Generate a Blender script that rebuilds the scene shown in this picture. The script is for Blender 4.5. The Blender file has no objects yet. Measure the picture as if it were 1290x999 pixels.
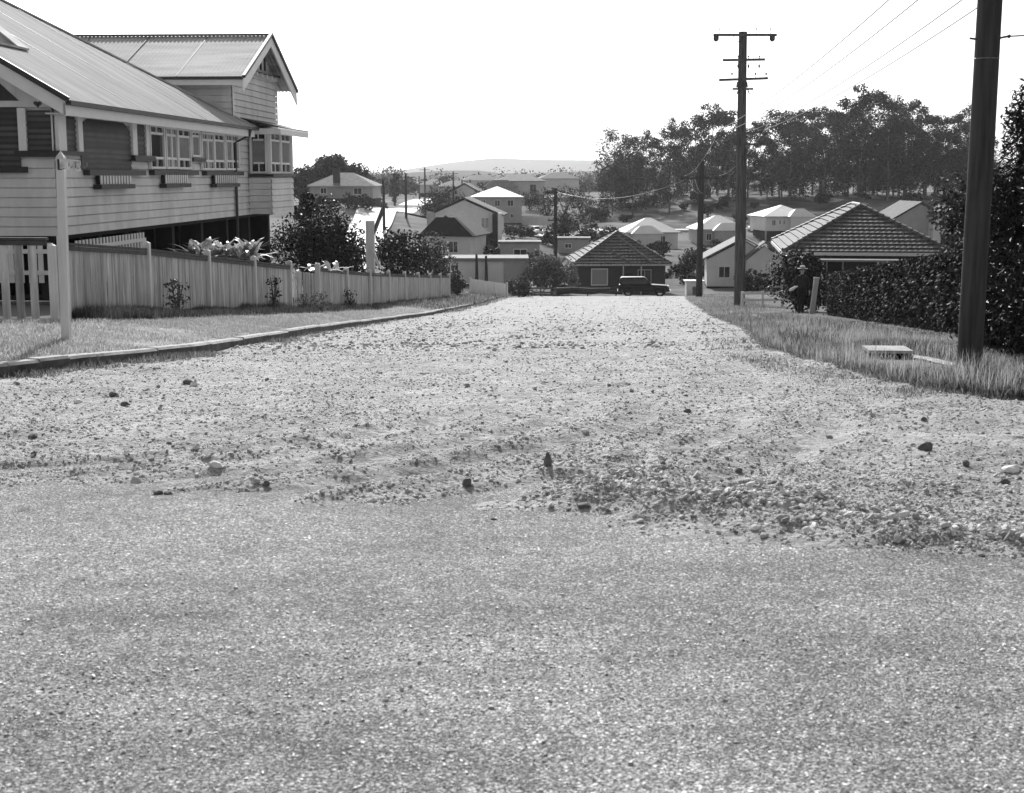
import bpy, math, random
import numpy as np
from mathutils import Vector, Matrix

R = math.radians
random.seed(7)
rng = np.random.default_rng(7)
scene = bpy.context.scene
COL = scene.collection

# ---------------------------------------------------------------- camera, sky, sun, exposure
PITCH = R(9.01)
FPX, CX, CY = 1750.0, 645.0, 499.5
CAMZ = 1.6
cam_d = bpy.data.cameras.new('camera')
cam_d.sensor_fit = 'HORIZONTAL'
cam_d.sensor_width = 36.0
cam_d.lens = 36.0 * FPX / 1290.0
cam_d.clip_start = 0.1
cam_d.clip_end = 9000
cam_d.dof.use_dof = True
cam_d.dof.focus_distance = 34.0
cam_d.dof.aperture_fstop = 8.0
cam = bpy.data.objects.new('camera', cam_d)
COL.objects.link(cam)
cam.location = (0, 0, CAMZ)
cam.rotation_euler = (R(90) - PITCH, 0, 0)
scene.camera = cam

SUN_EL, SUN_AZ = R(32.5), R(-7)          # azimuth clockwise from +Y: almost straight ahead, a little left
world = bpy.data.worlds.new('World')
scene.world = world
world.use_nodes = True
wn, wl = world.node_tree.nodes, world.node_tree.links
wn.clear()
sky = wn.new('ShaderNodeTexSky')
sky.sky_type = 'NISHITA'
sky.sun_disc = False
sky.sun_elevation = SUN_EL
sky.sun_rotation = SUN_AZ
sky.dust_density = 2.5
sky.air_density = 1.0
bw = wn.new('ShaderNodeRGBToBW')       # black-and-white film: the sky's light without its hue
bg = wn.new('ShaderNodeBackground')
bg.inputs['Strength'].default_value = 0.11
wo = wn.new('ShaderNodeOutputWorld')
wl.new(sky.outputs[0], bw.inputs[0])
wl.new(bw.outputs[0], bg.inputs['Color'])
wl.new(bg.outputs[0], wo.inputs['Surface'])

sun_d = bpy.data.lights.new('sun', 'SUN')
sun_d.energy = 3.6
sun_d.angle = R(0.5)
sun_d.color = (1.0, 1.0, 1.0)
sun = bpy.data.objects.new('sun', sun_d)
COL.objects.link(sun)
sdir = Vector((math.sin(SUN_AZ) * math.cos(SUN_EL), math.cos(SUN_AZ) * math.cos(SUN_EL), math.sin(SUN_EL)))
sun.rotation_euler = sdir.to_track_quat('Z', 'Y').to_euler()
sun.location = (-20, 60, 60)

vs = scene.view_settings
vs.view_transform = 'Standard'
vs.look = 'None'
vs.gamma = 1.0
vs.use_curve_mapping = False
vs.exposure = 0.5
cy = scene.cycles
cy.max_bounces = 4
cy.diffuse_bounces = 3
cy.glossy_bounces = 2
cy.transmission_bounces = 2
cy.volume_bounces = 0
cy.transparent_max_bounces = 6
cy.use_denoising = True
cy.denoiser = 'OPENIMAGEDENOISE'
cy.denoising_input_passes = 'RGB_ALBEDO_NORMAL'
cy.denoising_prefilter = 'ACCURATE'
cy.sample_clamp_indirect = 4.0

# ---------------------------------------------------------------- measuring helpers
ST, CT = math.sin(PITCH), math.cos(PITCH)

def ray(px, py):
    u, v = (px - CX) / FPX, (CY - py) / FPX
    return Vector((u, CT + v * ST, -ST + v * CT))

def at(px, py, d):                     # the point seen at a place in the photo, d metres ahead
    r = ray(px, py)
    return Vector((0, 0, CAMZ)) + r * (d / r.y)

def fbm(x, y, scale, octs=4, seed=0):
    x = np.asarray(x, float) / scale
    y = np.asarray(y, float) / scale
    out = np.zeros(np.broadcast(x, y).shape)
    amp, tot = 1.0, 0.0
    for o in range(octs):
        xi, yi = np.floor(x).astype(np.int64), np.floor(y).astype(np.int64)
        fx, fy = x - xi, y - yi
        fx, fy = fx * fx * (3 - 2 * fx), fy * fy * (3 - 2 * fy)
        def h(a, b):
            n = (a * 374761393 + b * 668265263 + (seed + o) * 974634539) & 0x7fffffff
            n = ((n ^ (n >> 13)) * 1274126177) & 0x7fffffff
            return ((n ^ (n >> 16)) & 0xffff) / 65535.0
        v = (h(xi, yi) * (1 - fx) + h(xi + 1, yi) * fx) * (1 - fy) + (h(xi, yi + 1) * (1 - fx) + h(xi + 1, yi + 1) * fx) * fy
        out += amp * (v - 0.5)
        tot += amp
        amp *= 0.5
        x, y = x * 2.03 + 17.1, y * 2.03 + 5.3
    return out / tot * 2

# ---------------------------------------------------------------- materials (grey: a black-and-white photograph)
def new_mat(name):
    m = bpy.data.materials.new(name)
    m.use_nodes = True
    nt = m.node_tree
    b = nt.nodes['Principled BSDF']
    return m, nt, b

def setv(b, key, v):
    if key in b.inputs:
        b.inputs[key].default_value = v

def noise_ramp(nt, coord, scale, lo, hi, detail=5, rough=.6, stretch=None, p0=.3, p1=.7):
    tc = nt.nodes.new('ShaderNodeTexCoord')
    src = tc.outputs[coord]
    if stretch:
        mp = nt.nodes.new('ShaderNodeMapping')
        mp.inputs['Scale'].default_value = stretch
        nt.links.new(src, mp.inputs[0])
        src = mp.outputs[0]
    n = nt.nodes.new('ShaderNodeTexNoise')
    n.inputs['Scale'].default_value = scale
    n.inputs['Detail'].default_value = detail
    n.inputs['Roughness'].default_value = rough
    nt.links.new(src, n.inputs['Vector'])
    r = nt.nodes.new('ShaderNodeMapRange')
    r.inputs['From Min'].default_value = p0
    r.inputs['From Max'].default_value = p1
    r.inputs['To Min'].default_value = lo
    r.inputs['To Max'].default_value = hi
    nt.links.new(n.outputs[0], r.inputs[0])
    return r, n, src

def mat(name, lo, hi=None, scale=3, rough=.7, spec=.3, metal=0, bump=0, coord='Object', stretch=None, detail=5, island=None):
    m, nt, b = new_mat(name)
    hi = lo if hi is None else hi
    setv(b, 'Roughness', rough)
    setv(b, 'Specular IOR Level', spec)
    setv(b, 'Metallic', metal)
    r, n, src = noise_ramp(nt, coord, scale, lo, hi, detail, stretch=stretch)
    out = r.outputs[0]
    if island:                         # every plank, leaf or stone a little different
        g = nt.nodes.new('ShaderNodeNewGeometry')
        mr = nt.nodes.new('ShaderNodeMapRange')
        mr.inputs['To Min'].default_value = island[0]
        mr.inputs['To Max'].default_value = island[1]
        nt.links.new(g.outputs['Random Per Island'], mr.inputs[0])
        mu = nt.nodes.new('ShaderNodeMath')
        mu.operation = 'MULTIPLY'
        nt.links.new(out, mu.inputs[0])
        nt.links.new(mr.outputs[0], mu.inputs[1])
        out = mu.outputs[0]
    nt.links.new(out, b.inputs['Base Color'])
    if bump:
        bp = nt.nodes.new('ShaderNodeBump')
        bp.inputs['Strength'].default_value = bump
        bp.inputs['Distance'].default_value = .02
        nt.links.new(n.outputs[0], bp.inputs['Height'])
        nt.links.new(bp.outputs[0], b.inputs['Normal'])
    return m

def leaf_mat(name, lo, hi, trans=.25, rough=.45, spec=.4):
    m, nt, b = new_mat(name)
    g = nt.nodes.new('ShaderNodeNewGeometry')
    mr = nt.nodes.new('ShaderNodeMapRange')
    mr.inputs['To Min'].default_value = lo
    mr.inputs['To Max'].default_value = hi
    nt.links.new(g.outputs['Random Per Island'], mr.inputs[0])
    nt.links.new(mr.outputs[0], b.inputs['Base Color'])
    setv(b, 'Roughness', rough)
    setv(b, 'Specular IOR Level', spec)
    t = nt.nodes.new('ShaderNodeBsdfTranslucent')
    nt.links.new(mr.outputs[0], t.inputs[0])
    mx = nt.nodes.new('ShaderNodeMixShader')
    mx.inputs[0].default_value = trans
    nt.links.new(b.outputs[0], mx.inputs[1])
    nt.links.new(t.outputs[0], mx.inputs[2])
    nt.links.new(mx.outputs[0], nt.nodes['Material Output'].inputs['Surface'])
    return m

def asphalt_mat():
    m, nt, b = new_mat('worn chip seal')
    N, L = nt.nodes, nt.links
    tc = N.new('ShaderNodeTexCoord')
    wob = N.new('ShaderNodeTexNoise')           # jostle the cells so no lattice shows
    wob.inputs['Scale'].default_value = 40
    wob.inputs['Detail'].default_value = 3
    L.new(tc.outputs['Object'], wob.inputs['Vector'])
    ad = N.new('ShaderNodeVectorMath'); ad.operation = 'MULTIPLY_ADD'
    L.new(wob.outputs['Color'], ad.inputs[0])
    ad.inputs[1].default_value = (.02, .02, .02)
    L.new(tc.outputs['Object'], ad.inputs[2])
    def vor(scale):
        v = N.new('ShaderNodeTexVoronoi')
        v.inputs['Scale'].default_value = scale
        L.new(ad.outputs[0], v.inputs['Vector'])
        sp = N.new('ShaderNodeSeparateColor')
        L.new(v.outputs['Color'], sp.inputs[0])
        return v, sp
    def ramp(src, pts):
        cr = N.new('ShaderNodeValToRGB')
        cr.color_ramp.elements[0].color = (pts[0][1],) * 3 + (1,)
        cr.color_ramp.elements[0].position = pts[0][0]
        cr.color_ramp.elements[1].color = (pts[-1][1],) * 3 + (1,)
        cr.color_ramp.elements[1].position = pts[-1][0]
        for p, c in pts[1:-1]:
            e = cr.color_ramp.elements.new(p)
            e.color = (c, c, c, 1)
        L.new(src, cr.inputs[0])
        return cr
    vf, sf = vor(165)
    vc, sc_ = vor(68)
    fine = ramp(sf.outputs[0], ((0, .04), (.3, .125), (.65, .245), (.9, .45), (1, .72)))
    chip = ramp(sc_.outputs[0], ((0, 0), (.8, 0), (.88, .14), (.95, .36), (1, .75)))
    def math_(op, a, c):
        q = N.new('ShaderNodeMath'); q.operation = op
        for k, v in enumerate((a, c)):
            if hasattr(v, 'default_value'): L.new(v, q.inputs[k])
            else: q.inputs[k].default_value = v
        return q.outputs[0]
    inside = N.new('ShaderNodeMapRange')        # a chip is a rounded stone, smaller than its cell
    inside.inputs['From Min'].default_value = .52
    inside.inputs['From Max'].default_value = .3
    L.new(vc.outputs['Distance'], inside.inputs[0])
    tot = math_('ADD', fine.outputs[0], math_('MULTIPLY', chip.outputs[0], inside.outputs[0]))
    r1, n, src = noise_ramp(nt, 'Object', .4, .62, 1.3, 9, .66)
    r2, n, src = noise_ramp(nt, 'Object', 1.5, .8, 1.2, 7, .62, stretch=(.4, 1.5, 1))
    r3, n, src = noise_ramp(nt, 'Object', 9, .78, 1.22, 5, .6)
    tot = math_('MULTIPLY', tot, r1.outputs[0])
    tot = math_('MULTIPLY', tot, r2.outputs[0])
    tot = math_('MULTIPLY', tot, r3.outputs[0])
    L.new(tot, b.inputs['Base Color'])
    setv(b, 'Roughness', .8)
    setv(b, 'Specular IOR Level', .08)
    bp = N.new('ShaderNodeBump'); bp.invert = True
    bp.inputs['Strength'].default_value = .5
    bp.inputs['Distance'].default_value = .005
    L.new(vf.outputs['Distance'], bp.inputs['Height'])
    bp2 = N.new('ShaderNodeBump'); bp2.invert = True
    bp2.inputs['Strength'].default_value = .4
    bp2.inputs['Distance'].default_value = .008
    L.new(vc.outputs['Distance'], bp2.inputs['Height'])
    L.new(bp.outputs[0], bp2.inputs['Normal'])
    L.new(bp2.outputs[0], b.inputs['Normal'])
    return m

def gravel_mat():
    m, nt, b = new_mat('compacted pale gravel')
    r, n, src = noise_ramp(nt, 'Object', 1.3, .23, .53, 12, .74)
    tc = nt.nodes.new('ShaderNodeTexCoord')
    v = nt.nodes.new('ShaderNodeTexVoronoi')
    v.inputs['Scale'].default_value = 34
    nt.links.new(tc.outputs['Object'], v.inputs['Vector'])
    sep = nt.nodes.new('ShaderNodeSeparateColor')
    nt.links.new(v.outputs['Color'], sep.inputs[0])
    mr = nt.nodes.new('ShaderNodeMapRange')
    mr.inputs['To Min'].default_value = .65
    mr.inputs['To Max'].default_value = 1.2
    nt.links.new(sep.outputs[0], mr.inputs[0])
    mu = nt.nodes.new('ShaderNodeMath')
    mu.operation = 'MULTIPLY'
    nt.links.new(r.outputs[0], mu.inputs[0])
    nt.links.new(mr.outputs[0], mu.inputs[1])
    nt.links.new(mu.outputs[0], b.inputs['Base Color'])
    setv(b, 'Roughness', .85)
    setv(b, 'Specular IOR Level', .25)
    n2 = nt.nodes.new('ShaderNodeTexNoise')
    n2.inputs['Scale'].default_value = 22
    n2.inputs['Detail'].default_value = 6
    n2.inputs['Roughness'].default_value = .7
    nt.links.new(tc.outputs['Object'], n2.inputs['Vector'])
    bp = nt.nodes.new('ShaderNodeBump')
    bp.inputs['Strength'].default_value = .7
    bp.inputs['Distance'].default_value = .04
    nt.links.new(n2.outputs[0], bp.inputs['Height'])
    bp2 = nt.nodes.new('ShaderNodeBump')
    bp2.invert = True
    bp2.inputs['Strength'].default_value = .5
    bp2.inputs['Distance'].default_value = .012
    nt.links.new(v.outputs['Distance'], bp2.inputs['Height'])
    nt.links.new(bp.outputs[0], bp2.inputs['Normal'])
    nt.links.new(bp2.outputs[0], b.inputs['Normal'])
    return m

M = {}
M['asphalt'] = asphalt_mat()
M['gravel'] = gravel_mat()
M['stone'] = mat('loose stone', .36, .62, 9, .8, .2, island=(.45, 1.5))
M['dark_stone'] = mat('dark basalt lump', .07, .16, 12, .8, .25, bump=.5)
M['concrete'] = mat('old kerb concrete', .25, .55, 5, .85, .2, bump=.4, detail=8)
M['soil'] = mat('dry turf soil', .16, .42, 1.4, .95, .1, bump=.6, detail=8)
M['soil_dark'] = mat('dark turf soil', .08, .2, 1.4, .95, .1, bump=.6, detail=8)  # darker soil for the right verge
M['ground'] = mat('rough paddock', .03, .24, .09, .95, .1, coord='Object', detail=10)
M['far_road'] = mat('pale concrete road', .55, .68, .3, .7, .3)
M['hill'] = mat('wooded far hills', .06, .1, .01, 1, 0)
M['grass_dry'] = leaf_mat('dry grass blades', .25, .6, .4, .6, .1)
M['grass_weed'] = leaf_mat('weedy grass blades', .03, .34, .45, .6, .1)
M['grass_dark'] = leaf_mat('dark weeds', .03, .16, .3, .6, .2)
M['board'] = mat('painted weatherboard', .62, .86, 1.4, .7, .15, stretch=(1.2, 1.2, .5), detail=10)
M['trim'] = mat('white painted trim', .78, .86, 3, .5, .35)
M['dark_trim'] = mat('dark painted sill', .025, .045, 4, .5, .3)
M['slat'] = mat('brown timber blind', .07, .11, 2, .6, .2, island=(.6, 1.3))
M['fence'] = mat('weathered white paling', .26, .7, 2.4, .8, .1, stretch=(4, 4, .45), detail=10, island=(.7, 1.15))
M['fence_rail'] = mat('dark capping rail', .05, .1, 5, .75, .2)
M['post'] = mat('pale painted post', .58, .74, 3, .7, .2, stretch=(3, 3, .4))
M['iron'] = mat('galvanised corrugated iron', .32, .6, .7, .7, .15, 0, stretch=(.5, 3, .5), detail=10)
M['iron_bright'] = mat('pale metal roofing', .7, .82, .6, .55, .3, 0)  # near-white base colour, mostly for the far roofs
M['gutter'] = mat('dark gutter', .03, .05, 5, .5, .3)
M['tile'] = mat('dark terracotta tile', .06, .16, 3, .7, .2, detail=8)
M['brick'] = mat('dark brick', .05, .09, 8, .85, .15, bump=.4)
M['slate'] = mat('dark sheet roof', .07, .12, 1.5, .75, .1)
M['grey_roof'] = mat('grey sheet roof', .17, .26, 1.5, .75, .1)
M['wall_light'] = mat('light house wall', .66, .78, .8, .75, .2)
M['wall_mid'] = mat('mid grey house wall', .36, .46, .8, .75, .2)
M['wall_dark'] = mat('dark timber and painted shade', .02, .035, 1.5, .8, .2)  # dark timber; also puts the shade under raised floors into the colour
M['pole'] = mat('weathered pole timber', .035, .19, 4, .85, .15, stretch=(4, 4, .25), detail=9, bump=.5)
M['pole_dark'] = mat('dark pole timber', .035, .085, 4, .85, .15, stretch=(4, 4, .25), detail=9, bump=.5)
M['iron_dark'] = mat('dark iron fitting', .04, .08, 6, .5, .4)
M['porcelain'] = mat('insulator porcelain', .25, .35, 6, .2, .5)
M['wire'] = mat('bare wire', .14, .2, 5, .4, .5, .3)
M['bark'] = mat('tree bark', .05, .16, 3, .9, .1, stretch=(3, 3, .4), bump=.5)
M['bark_pale'] = mat('gum bark', .1, .3, 1.2, .85, .15, stretch=(2, 2, .3))
M['leaf_gum'] = leaf_mat('gum leaves', .008, .06, .2, .7, .06)
M['leaf_dark'] = leaf_mat('dark glossy leaves', .006, .04, .1, .5, .15)
M['leaf_mid'] = leaf_mat('garden leaves', .015, .11, .2, .5, .15)
M['leaf_soft'] = leaf_mat('soft grey green leaves', .06, .24, .25, .6, .1)
M['leaf_pale'] = leaf_mat('pale strap leaves', .25, .6, .3, .4, .4)
M['leaf_hedge'] = leaf_mat('clipped hedge leaves', .005, .055, .15, .6, .06)
M['leaf_core'] = mat('near-black core', .012, .02, 4, 1, 0)
M['carpaint'] = mat('dark car enamel', .012, .02, 2, .45, .25)
M['carpaint_light'] = mat('pale car enamel', .6, .68, 2, .3, .5)
M['chrome'] = mat('chrome', .6, .7, 2, .18, .5, .9)
M['rubber'] = mat('tyre rubber', .02, .03, 5, .9, .2)
M['cloth_dark'] = mat('dark cloth', .015, .03, 8, .9, .1)
M['cloth_mid'] = mat('dark shirt cloth', .03, .05, 8, .9, .1)
M['cloth_white'] = mat('white cloth', .75, .8, 8, .9, .1)
M['skin'] = mat('skin', .3, .36, 6, .55, .3)
M['hair'] = mat('dark hair', .02, .03, 9, .6, .3)
M['felt'] = mat('pale hat felt', .72, .8, 6, .85, .1)
M['sign'] = mat('weathered sign plate', .42, .95, 14, .7, .3, detail=8)
M['sign_ink'] = mat('faded sign ink', .12, .5, 25, .8, .2, detail=6)
M['curtain'] = mat('window curtain', .3, .36, 3, .9, .1, stretch=(8, 8, .2))

def glass_mat():
    m, nt, b = new_mat('window glass')
    setv(b, 'Base Color', (.03, .03, .03, 1))
    setv(b, 'Roughness', .06)
    setv(b, 'Specular IOR Level', .5)
    return m
M['glass'] = glass_mat()
M['frosted'] = mat('curtained glass', .2, .3, 4, .15, .5)

# ---------------------------------------------------------------- object helpers
def tag(o, label=None, cat=None, group=None, kind=None):
    if label: o['label'] = label
    if cat: o['category'] = cat
    if group: o['group'] = group
    if kind: o['kind'] = kind
    return o

def link(name, me, material, parent=None):
    o = bpy.data.objects.new(name, me)
    COL.objects.link(o)
    if material is not None and not me.materials:
        me.materials.append(material)
    if parent is not None:
        o.parent = parent
    return o

def empty(name, loc, rz=0):
    o = bpy.data.objects.new(name, None)
    o.empty_display_size = .3
    COL.objects.link(o)
    o.location = loc
    o.rotation_euler = (0, 0, rz)
    return o

def mesh_np(name, V, F, smooth=False):
    """V (n,3), F (m,k) all faces with k corners"""
    V = np.ascontiguousarray(V, np.float32)
    F = np.ascontiguousarray(F, np.int32)
    me = bpy.data.meshes.new(name)
    me.vertices.add(len(V))
    me.vertices.foreach_set('co', V.ravel())
    k = F.shape[1]
    me.loops.add(F.size)
    me.loops.foreach_set('vertex_index', F.ravel())
    me.polygons.add(len(F))
    me.polygons.foreach_set('loop_start', np.arange(0, F.size, k, dtype=np.int32))
    me.polygons.foreach_set('use_smooth', np.full(len(F), smooth))
    me.update(calc_edges=True)
    return me

def grid_faces(nr, nc):
    a = np.arange(nr * nc).reshape(nr, nc)
    return np.stack([a[:-1, :-1], a[:-1, 1:], a[1:, 1:], a[1:, :-1]], -1).reshape(-1, 4)

class MB:
    def __init__(s):
        s.v, s.f, s.sm = [], [], []
    def add(s, vs_, fs_, smooth=False):
        n = len(s.v)
        s.v += [tuple(p) for p in vs_]
        s.f += [tuple(i + n for i in f) for f in fs_]
        s.sm += [smooth] * len(fs_)
        return s
    def box(s, x0, x1, y0, y1, z0, z1):
        if x0 > x1: x0, x1 = x1, x0
        if y0 > y1: y0, y1 = y1, y0
        if z0 > z1: z0, z1 = z1, z0
        return s.add([(x0, y0, z0), (x1, y0, z0), (x1, y1, z0), (x0, y1, z0), (x0, y0, z1), (x1, y0, z1), (x1, y1, z1), (x0, y1, z1)],
                     [(0, 3, 2, 1), (4, 5, 6, 7), (0, 1, 5, 4), (1, 2, 6, 5), (2, 3, 7, 6), (3, 0, 4, 7)])
    def bar(s, a, b, w, h, up=(0, 0, 1)):
        a, b = Vector(a), Vector(b)
        d = (b - a).normalized()
        u = Vector(up)
        if abs(d.dot(u)) > .98: u = Vector((0, 1, 0))
        r = d.cross(u).normalized()
        t = r.cross(d).normalized()
        vs_ = []
        for p in (a, b):
            for i, j in ((-1, -1), (1, -1), (1, 1), (-1, 1)):
                vs_.append(p + r * (i * w / 2) + t * (j * h / 2))
        return s.add(vs_, [(0, 1, 2, 3), (7, 6, 5, 4), (0, 4, 5, 1), (1, 5, 6, 2), (2, 6, 7, 3), (3, 7, 4, 0)])
    def tube(s, pts, rad, n=8, cap=True, smooth=True):
        pts = [Vector(p) for p in pts]
        if not hasattr(rad, '__len__'): rad = [rad] * len(pts)
        vs_, fs_ = [], []
        prev = None
        for i, p in enumerate(pts):
            d = (pts[min(i + 1, len(pts) - 1)] - pts[max(i - 1, 0)]).normalized()
            u = prev if prev is not None else (Vector((1, 0, 0)) if abs(d.x) < .8 else Vector((0, 1, 0)))
            a = (u - d * u.dot(d)).normalized()
            prev = a
            b = d.cross(a)
            for k in range(n):
                t = 2 * math.pi * k / n
                vs_.append(p + (a * math.cos(t) + b * math.sin(t)) * rad[i])
        for i in range(len(pts) - 1):
            for k in range(n):
                fs_.append((i * n + k, i * n + (k + 1) % n, (i + 1) * n + (k + 1) % n, (i + 1) * n + k))
        s.add(vs_, fs_, smooth)
        if cap:
            m = (len(pts) - 1) * n
            s.add([vs_[k] for k in range(n)][::-1], [tuple(range(n))])
            s.add([vs_[m + k] for k in range(n)], [tuple(range(n))])
        return s
    def prism(s, poly, axis, a, b):
        """poly of 2D points extruded along axis ('x','y','z') from a to b"""
        def p3(p, t):
            return {'x': (t, p[0], p[1]), 'y': (p[0], t, p[1]), 'z': (p[0], p[1], t)}[axis]
        n = len(poly)
        vs_ = [p3(p, a) for p in poly] + [p3(p, b) for p in poly]
        fs_ = [tuple(range(n))[::-1], tuple(range(n, 2 * n))]
        fs_ += [(i, (i + 1) % n, (i + 1) % n + n, i + n) for i in range(n)]
        return s.add(vs_, fs_)
    def ball(s, c, rx, ry, rz, n=10, m=7):
        vs_, fs_ = [], []
        for i in range(m + 1):
            ph = math.pi * i / m
            for k in range(n):
                t = 2 * math.pi * k / n
                vs_.append((c[0] + rx * math.sin(ph) * math.cos(t), c[1] + ry * math.sin(ph) * math.sin(t), c[2] + rz * math.cos(ph)))
        for i in range(m):
            for k in range(n):
                fs_.append((i * n + k, (i + 1) * n + k, (i + 1) * n + (k + 1) % n, i * n + (k + 1) % n))
        return s.add(vs_, fs_, True)
    def build(s, name, material, parent=None, recalc=True):
        me = bpy.data.meshes.new(name)
        me.from_pydata(s.v, [], s.f)
        me.polygons.foreach_set('use_smooth', s.sm)
        me.update()
        if recalc:
            import bmesh
            bm = bmesh.new()
            bm.from_mesh(me)
            bmesh.ops.recalc_face_normals(bm, faces=bm.faces)
            bm.to_mesh(me)
            bm.free()
        return link(name, me, material, parent)

def copy_tree(o, parent=None):
    c = o.copy()
    COL.objects.link(c)
    if parent is not None: c.parent = parent
    for ch in list(o.children):
        copy_tree(ch, c)
    return c

# ---------------------------------------------------------------- the lie of the land
HD = [-400, -30, 0, 4, 10, 16, 20, 30, 54, 80, 113, 120, 130, 150, 400]
HZ = [.3, .1, 0, -.05, -.27, -.62, -.95, -1.8, -3.85, -5.8, -8.1, -8.7, -9.8, -11, -11]
def H(d):
    return np.interp(d, HD, HZ)
def kerb_l(d):
    return np.interp(d, [12.0, 12.3, 12.7, 13.4, 14.4, 16, 18.4, 22, 30, 50, 115, 140], [-45, -14, -8.5, -6.4, -5.3, -4.72, -4.25, -4.2, -4.2, -3.6, -.2, 1])
def kerb_r(d):
    return np.interp(d, [10.9, 11.3, 11.7, 12.3, 13.2, 14, 17, 21, 32.5, 52, 113, 140], [45, 9.5, 5.8, 4.35, 3.9, 3.72, 3.6, 3.8, 5.4, 7.5, 13.9, 16])
def fence_x(d):
    return -7.5 + .055 * (np.asarray(d, float) - 23.1)
def hedge_x(d):
    return 7.1 + .135 * (np.asarray(d, float) - 22)
def bank(d):
    return np.interp(d, [13, 23, 41, 87, 120], [.34, .42, .62, .8, .8])
def street(x, d):
    x, d = np.broadcast_arrays(np.asarray(x, float), np.asarray(d, float))
    z = H(d).astype(float)
    l = np.where(d > 12.0, kerb_l(d) - x, -1)
    z = z + np.where(l > 0, .14 + np.minimum(np.clip(l, 0, 50) * .11, bank(d) - .14), 0)
    r = np.where(d > 10.9, x - kerb_r(d), -1)
    z = z + np.where(r > 0, .05 + np.minimum(np.clip(r, 0, 50) * .04, .12), 0)
    return z

_cp = []
def cp(x, d, z): _cp.append((x, d, z))
def cpp(px, py, d):
    p = at(px, py, d)
    cp(p.x, p.y, p.z)
for d in (-60, -20, 0, 10, 20, 30, 40, 55, 70, 85, 100, 115):
    for x in (float(fence_x(d)) - 1.5, 0.0, float(hedge_x(d)) + 1):
        cp(x, d, float(street(x, d)))
for x in (-200, -90, 90, 200):
    cp(x, -100, .5)
    cp(x, 0, .2 if x > 0 else .5)
for p in ((-13, 33, -1.3), (-13, 50, -2.8), (-26, 33, -.6), (-26, 50, -2.2), (-45, 30, 0), (-45, 70, -3), (-16, 70, -4.6),
          (-20, 100, -6.4), (-12, 120, -7.6), (-45, 120, -5), (-90, 100, -2), (-90, 220, -3), (-60, 180, -5.2),
          (17, 60, -5), (24, 75, -5.6), (40, 60, -4.5), (60, 75, -5), (40, 110, -8), (80, 120, -7), (30, 140, -10),
          (8, 140, -10.4), (14, 175, -11), (0, 160, -9.6), (90, 200, -8), (130, 300, -1)):
    cp(*p)
for q in ((480, 290, 190), (490, 275, 250), (515, 262, 310), (530, 256, 370), (440, 276, 205), (430, 254, 222), (395, 256, 222), (465, 258, 222), (512, 276, 240), (522, 269, 275), (535, 262, 320), (470, 274, 245), (485, 266, 290),
          (560, 327, 165), (590, 313, 185), (620, 357, 125), (640, 294, 245), (690, 299, 255), (628, 282, 280), (650, 263, 350),
          (700, 287, 290), (820, 315, 235), (910, 311, 245), (993, 304, 250), (935, 362, 150), (1160, 304, 220),
          (760, 280, 270), (850, 282, 270), (950, 275, 285), (1050, 270, 285), (1150, 268, 285), (1240, 265, 285),
          (760, 246, 335), (850, 246, 335), (950, 247, 330), (1050, 247, 330), (1150, 247, 330), (1260, 247, 330),
          (760, 241, 400), (900, 241, 400), (1100, 241, 400), (1280, 241, 400), (600, 250, 430), (680, 246, 420)):
    cpp(*q)
for x in (-4700, -2400, -900, -250, 250, 900, 2400, 4700):
    for d in (-400, 520, 900, 1700, 3200, 5800):
        cp(x, d, -6 if d > 0 else 1)
cp(-2400, 60, 0); cp(2400, 60, 0); cp(0, 520, -6); cp(0, 900, -7); cp(60, 520, -6); cp(-80, 480, -6)
CPA = np.array(_cp)
def _phi(r): return r
_D = np.hypot(CPA[:, None, 0] - CPA[None, :, 0], CPA[:, None, 1] - CPA[None, :, 1])
_A = np.zeros((len(CPA) + 1,) * 2)
_A[:-1, :-1] = _phi(_D) - .6 * np.eye(len(CPA))
_A[-1, :-1] = _A[:-1, -1] = 1
_W = np.linalg.solve(_A, np.append(CPA[:, 2], 0))
def rbf(x, d):
    x, d = np.broadcast_arrays(np.asarray(x, float), np.asarray(d, float))
    sh = x.shape
    out = np.zeros(x.size)
    xf, df = x.ravel(), d.ravel()
    for i in range(0, x.size, 20000):
        rr = np.hypot(xf[i:i + 20000, None] - CPA[None, :, 0], df[i:i + 20000, None] - CPA[None, :, 1])
        out[i:i + 20000] = _phi(rr) @ _W[:-1] + _W[-1]
    return out.reshape(sh)
def sstep(t):
    t = np.clip(t, 0, 1)
    return t * t * (3 - 2 * t)
def ground(x, d):
    """height of the open ground"""
    x, d = np.broadcast_arrays(np.asarray(x, float), np.asarray(d, float))
    fl = np.where(d < 23, -45, fence_x(d) - .3)
    hr = np.where(d < 14, 45, hedge_x(d) + .3)
    out = np.maximum(np.maximum(fl - x, x - hr), 0)
    w = (1 - sstep(out / 5)) * (1 - sstep((d - 117) / 14)) * sstep((d + 40) / 10)
    return w * street(x, d) + (1 - w) * rbf(x, d)
def gz(x, d):
    return float(ground(np.array([x]), np.array([d]))[0])

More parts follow.
